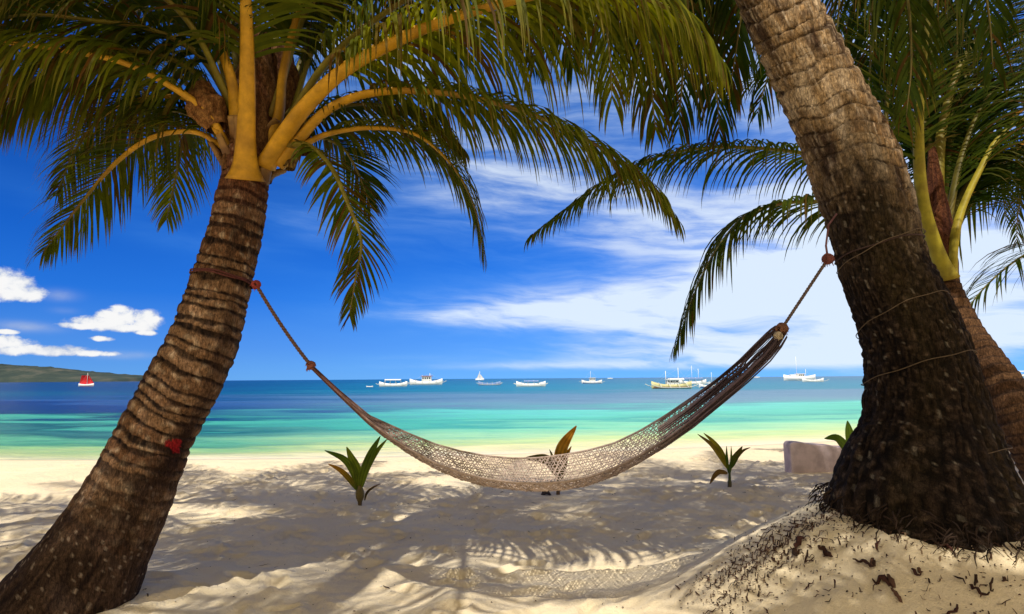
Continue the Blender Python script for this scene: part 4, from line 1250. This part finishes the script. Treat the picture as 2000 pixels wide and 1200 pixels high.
# ------------------------------------------------------------------ boats
BG = 'boats moored off the beach'
def hull(mb, L_, beam, h, sheer=.35, rot=None):
    n = 24; m = 9; vs = []
    for i in range(n):
        f = i / (n - 1); x = (f - .5) * L_
        w = beam / 2 * (1 - abs(2 * f - 1) ** 2.6) ** .8 + .01
        up_ = sheer * h * abs(2 * f - 1) ** 2.5
        for k in range(m):
            a = math.pi * k / (m - 1)
            vs.append(Vector((x, -math.cos(a) * w, h + up_ - (h * 1.35 + up_ * .6) * math.sin(a) ** .7)))
    fs = [(i * m + k, (i + 1) * m + k, (i + 1) * m + k + 1, i * m + k + 1) for i in range(n - 1) for k in range(m - 1)]
    fs += [((i + 1) * m, i * m, i * m + m - 1, (i + 1) * m + m - 1) for i in range(n - 1)]   # deck
    mb.add(vs, fs)
def boat(px, dpx, wpx, label, kind='bangka', mat=None, canopy=None, cabin=0, mast=0, yaw=0.0, stripe=None, posts=True, outr=True, cat='boat', nm='outrigger_boat', top2=None):
    mat = mat or M_WHITE
    hz_py = 739.5 - (px - 1000) * ROLL
    c = PZ(px, hz_py + dpx, SEA)
    L_ = 1.0 * wpx / F_PX * c.y / max(.5, math.cos(yaw))
    t = thing(nm, (c.x, c.y, SEA), label, cat, BG if nm == 'outrigger_boat' else None)
    t.rotation_euler = (0, 0, yaw)
    O = Vector((0, 0, 0))
    def bld(m_, name, mt, par=None, sm=True):
        me_obj = m_.build(name, mt, par or t, smooth=sm, org=O)
        return me_obj
    h = L_ * .085
    k = MB(); hull(k, L_ * (.86 if outr else 1), L_ * .11 if outr else L_ * .26, h * (1 if outr else 1.5), .9 if outr else .5)
    bld(k, 'hull', mat)
    if stripe:
        k = MB(); hull(k, L_ * (.83 if outr else .99), (L_ * .115 if outr else L_ * .27), h * .45, .3); bld(k, 'hull_stripe', stripe)
    if outr:
        for sg in (-1, 1):
            k = MB()
            k.tube([Vector(((f - .5) * L_, sg * L_ * .24, h * .25 + h * .9 * abs(2 * f - 1) ** 4)) for f in np.linspace(0, 1, 16)], L_ * .008, 6)
            bld(k, 'outrigger', M_BAMBOO)
        for x in (-.28, -.09, .1, .28):
            k = MB()
            k.tube([Vector((x * L_, y * L_ * .24, h * .3 + h * 1.1 * (1 - y * y))) for y in np.linspace(-1, 1, 11)], L_ * .006, 6)
            bld(k, 'outrigger_boom', M_BAMBOO)
    z0 = h * 1.02
    if canopy:
        cm, x0, x1, ch = canopy
        k = MB()
        n_ = 8; vs = []
        for x in (x0 * L_, x1 * L_):
            for j in range(n_):
                a = j / (n_ - 1) * 2 - 1
                vs.append(Vector((x, a * L_ * .075, z0 + ch * L_ - .02 * L_ * a * a)))
            for j in range(n_ - 1, -1, -1):
                a = j / (n_ - 1) * 2 - 1
                vs.append(Vector((x, a * L_ * .075, z0 + ch * L_ - .02 * L_ * a * a - .018 * L_)))
        q_ = 2 * n_
        k.add(vs, [tuple(range(q_)), tuple(range(2 * q_ - 1, q_ - 1, -1))] + [(i, q_ + i, q_ + (i + 1) % q_, (i + 1) % q_) for i in range(q_)])
        bld(k, 'canopy', cm, sm=False)
        if posts:
            for x in np.linspace(x0, x1, 4):
                for sg in (-1, 1):
                    k = MB(); k.tube([Vector((x * L_ * .98, sg * L_ * .05, z0)), Vector((x * L_ * .98, sg * L_ * .06, z0 + ch * L_))], L_ * .005, 5)
                    bld(k, 'canopy_post', M_WHITE)
    if cabin:
        k = MB(); k.box((L_ * .02, 0, z0 + cabin * L_ * .5), (L_ * .26, L_ * .10, cabin * L_), 0, taper=.88)
        cb = bld(k, 'cabin', M_WHITE, sm=False)
        for sg in (-1, 1):
            for j in range(4):
                k = MB(); k.box((L_ * (-.07 + j * .058), sg * (L_ * .0475 + .01), z0 + cabin * L_ * .62), (L_ * .035, L_ * .004, cabin * L_ * .3)); bld(k, 'window', M_DARK, cb, False)
        k = MB(); k.box((L_ * .02, 0, z0 + cabin * L_ * 1.05), (L_ * .30, L_ * .12, L_ * .012)); bld(k, 'cabin_roof', top2 or M_WHITE, cb, False)
    for (mx_, mh) in (mast or []):
        k = MB(); H_ = mh / F_PX * c.y
        k.tube([Vector((mx_ * L_, 0, z0 * .5)), Vector((mx_ * L_, 0, H_))], [max(L_ * .006, .04 * c.y / 180)] * 2, 6); ms = bld(k, 'mast', M_WHITE)
        k = MB()
        for e in (-.4, .4):
            k.tube([Vector((mx_ * L_, 0, H_ * .96)), Vector((e * L_, 0, z0))], .010 * c.y / 180, 4)
        bld(k, 'rigging', M_BAMBOO, ms)
    return t, L_, h, bld, c
# red-sailed boat
t, L_, h, bld, c = boat(168, 9.5, 30, 'small sailing boat with red sails and white hull in front of the headland', nm='sailing_boat', outr=False, mast=[(0.05, 26)], cat='sailing boat')
H_ = 21 / F_PX * c.y
for (x0, x1, x2) in ((-.44, .03, -.34), (.07, .52, .16)):
    k = MB()
    n_ = 8; vs = []
    for i in range(n_):
        f = i / (n_ - 1)
        for g in np.linspace(0, 1, 6):
            bot = x0 + (x1 - x0) * g
            tp = (x2 + (.03 - x2) * g) if x0 < 0 else (.07 + (x2 - .07) * g)
            x = bot + (tp - bot) * f
            vs.append(Vector((x * L_, .10 * L_ * math.sin(math.pi * g) * math.sin(math.pi * (f * .8 + .1)), h * 1.7 + f * (H_ - h * 1.7))))
    k.add(vs, [(i * 6 + j, i * 6 + j + 1, (i + 1) * 6 + j + 1, (i + 1) * 6 + j) for i in range(n_ - 1) for j in range(5)])
    bld(k, 'sail', M_RED)
boat(768, 14, 62, 'white outrigger boat with a long flat canopy, leftmost of the moored boats', canopy=(M_WHITE, -.26, .24, .14), yaw=.06)
boat(832, 11, 74, 'white outrigger boat with a tall cabin with reddish trim, second moored boat from the left', cabin=.13, top2=M_REDP, mast=[(.1, 22), (-.1, 18)], yaw=-.05)
t, L_, h, bld, c = boat(937, 3.2, 17, 'tiny white sailboat far out on the horizon line', nm='sailing_boat', outr=False, mast=[(0, 18)], cat='sailing boat')
k = MB(); H_ = 15 / F_PX * c.y
k.add([Vector((-.42 * L_, 0, h * 1.6)), Vector((-.02 * L_, .05 * L_, h * 1.6)), Vector((-.02 * L_, 0, H_)), Vector((-.25 * L_, .03 * L_, h * 1.6 + H_ * .3)), Vector((.05 * L_, 0, h * 1.6)), Vector((.5 * L_, 0, h * 1.6)), Vector((.05 * L_, 0, H_ * .8))], [(0, 1, 2, 3), (4, 5, 6)])
bld(k, 'sail', M_WHITE)
boat(956, 13, 50, 'low blue-grey outrigger boat just right of the tiny sailboat', mat=M_DBLUE, stripe=None, yaw=.1)
boat(1037, 16, 66, 'low white outrigger boat with upright ends and a blue canvas awning', canopy=(M_DBLUE, -.2, .22, .09), mast=[(-.28, 9), (.30, 9)], yaw=-.04)
boat(1156, 11, 46, 'short white outrigger boat with stubby cabin and mast, right of the orange seedling leaf', cabin=.15, mast=[(-.05, 24)], stripe=M_BLUE, yaw=.08)
boat(1312, 22, 92, 'yellow outrigger boat with a white cabin, the largest moored boat', mat=M_CREAM, cabin=.10, canopy=(M_WHITE, -.05, .25, .13), mast=[(-.12, 34), (.15, 40)], yaw=.05, stripe=M_WOOD)
boat(1352, 14, 62, 'white outrigger boat with blue awning behind the yellow boat', canopy=(M_DBLUE, -.3, .3, .12), mast=[(0, 36), (.2, 30)], yaw=-.08)
boat(1388, 21, 54, 'white outrigger boat with dark blue waterline, partly behind the hammock', stripe=M_BLUE, canopy=(M_WHITE, -.1, .2, .1), mast=[(.05, 30)], yaw=.1)
boat(1562, 8, 62, 'white motor yacht with tall thin mast left of the thick trunk', nm='motor_yacht', outr=False, cabin=.12, canopy=(M_WHITE, -.3, -.05, .1), mast=[(-.08, 46), (.2, 22)], cat='yacht')
boat(1588, 11, 50, 'low white outrigger boat in front of the motor yacht', yaw=.06, mast=[(.1, 14)])
boat(1988, 4, 48, 'white boat at the right edge of the picture beyond the leaning trunk', canopy=(M_WHITE, -.3, .3, .16), mast=[(0, 14)])
boat(722, 15, 13, 'tiny white dinghy left of the long-canopied boat', nm='dinghy', outr=False)
boat(1192, 2.2, 10, 'speck-sized white boat on the horizon right of the stubby-cabin boat', nm='distant_boat', outr=False, cabin=.15)
boat(1478, 2.2, 12, 'speck-sized white boat on the horizon just right of the hammock', nm='distant_boat', outr=False, cabin=.15)

# ------------------------------------------------------------------ debris
rd = random.Random(9)
def curl(p, ln, r, c, mb, flat=False, seg=7):
    an = rd.uniform(0, 6.28); d = Vector((math.cos(an), math.sin(an), .15)); kk = rd.uniform(-.25, .25)
    pts = [p.copy()]
    for j in range(seg):
        d.rotate(Matrix.Rotation(kk, 3, 'Z'))
        q2 = pts[-1] + d * (ln / seg)
        lift = r * .4 + .10 * ln * .25 * math.sin(math.pi * (j + 1) / seg) * rd.uniform(.2, 1)
        q2.z = GH(q2.x, q2.y) + lift
        pts.append(q2)
    mb.tube(pts, [r * (.35 + math.sin(math.pi * (j + .5) / (seg + 1))) for j in range(seg + 1)], 6, c, ell=.45 if flat else .9)
def dcol(): return mixc(mixc((.03, .016, .010), (.13, .065, .04), rd.random()), (.32, .22, .13), .8 if rd.random() < .12 else 0)
mb = MB()
for k in range(2200):
    if rd.random() < .45:
        a_ = rd.uniform(3.0, 6.2); q_ = .52 + abs(rd.gauss(0, .30)); x = MX + math.cos(a_) * q_; y = 3.2 + math.sin(a_) * q_
    else:
        # dense line from trunk foot down left
        f = rd.random(); x = 1.62 - .62 * f + rd.gauss(0, .10); y = 3.25 - .12 * f + rd.gauss(0, .14)
    if math.hypot(x - MX, y - 3.2) < .42: continue
    p = Vector((x, y, GH(x, y) + .003))
    curl(p, rd.uniform(.003, .014) if rd.random() < .9 else rd.uniform(.02, .06), rd.uniform(.0012, .0042), dcol(), mb, True, 3)
for k in range(900):
    x = rd.uniform(-4.5, 3.5); y = rd.uniform(3.2, 8.5)
    curl(Vector((x, y, GH(x, y) + .003)), rd.uniform(.004, .016) if rd.random() < .93 else rd.uniform(.03, .09), rd.uniform(.0012, .004), dcol() if rd.random() < .7 else (.75, .70, .62), mb, True, 3)
mb.build('leaf_litter', M_DEBRIS, None, org=Vector((0, 0, 0)), kind='stuff', label='dark dry root and leaf litter scattered on the sand mound', cat='litter')
GRF = 'dry husk and root pieces on the mound'
pieces = [(1700, 1108, .16, .018, 'long dark curved root piece in the middle of the mound'), (1745, 1150, .15, .026, 'dark arched husk curl low on the mound'), (1862, 1085, .14, .012, 'forked dark twig near the top right of the mound'),
          (1895, 1150, .12, .016, 'dark arched scrap at the lower right of the mound'), (1570, 1160, .10, .007, 'thin dark twig low on the left of the mound'), (1630, 1150, .07, .006, 'short slanting twig left of the arched husk'),
          (1870, 1185, .14, .012, 'dark flat strip at the bottom right of the mound'), (1610, 1078, .10, .022, 'black fibre lump where the trunk foot meets the sand'), (1555, 1072, .12, .024, 'dark fibre tangle at the left tip of the trunk foot'),
          (1800, 1130, .08, .016, 'small dark clump right of the arched husk'), (1490, 1188, .06, .006, 'small twig at the bottom left edge of the mound'), (1720, 1060, .08, .012, 'dark scrap just under the trunk foot')]
for i, (x, y, ln, r, lab) in enumerate(pieces):
    p = on_ground(x, y)
    m_ = MB(); curl(p, ln * .6, r * .5, mixc((.035, .016, .012), (.10, .04, .03), rd.random()), m_, True, 9)
    if r > .015:
        for q_ in range(2): curl(p + Vector((rd.uniform(-.015, .015), rd.uniform(-.015, .015), 0)), ln * .35, r * .35, dcol(), m_, True, 6)
    m_.build('husk_fragment', M_DEBRIS, None, org=p, label=lab, cat='husk piece', group=GRF)
p = on_ground(1066, 968)
m_ = MB(); m_.tube([p + Vector((-.05, 0, .0)), p + Vector((-.02, 0, .03)), p + Vector((.02, 0, .035)), p + Vector((.055, 0, .0))], [.012, .034, .032, .01], 10, (.05, .04, .05), ell=.8)
m_.tube([p + Vector((-.01, 0, .03)), p + Vector((.0, 0, .08)), p + Vector((.03, 0, .12))], [.006, .005, .002], 6, (.06, .04, .04))
m_.build('coconut_husk', M_DEBRIS, None, org=p, label='small dark broken husk on the sand under the middle of the hammock', cat='husk')
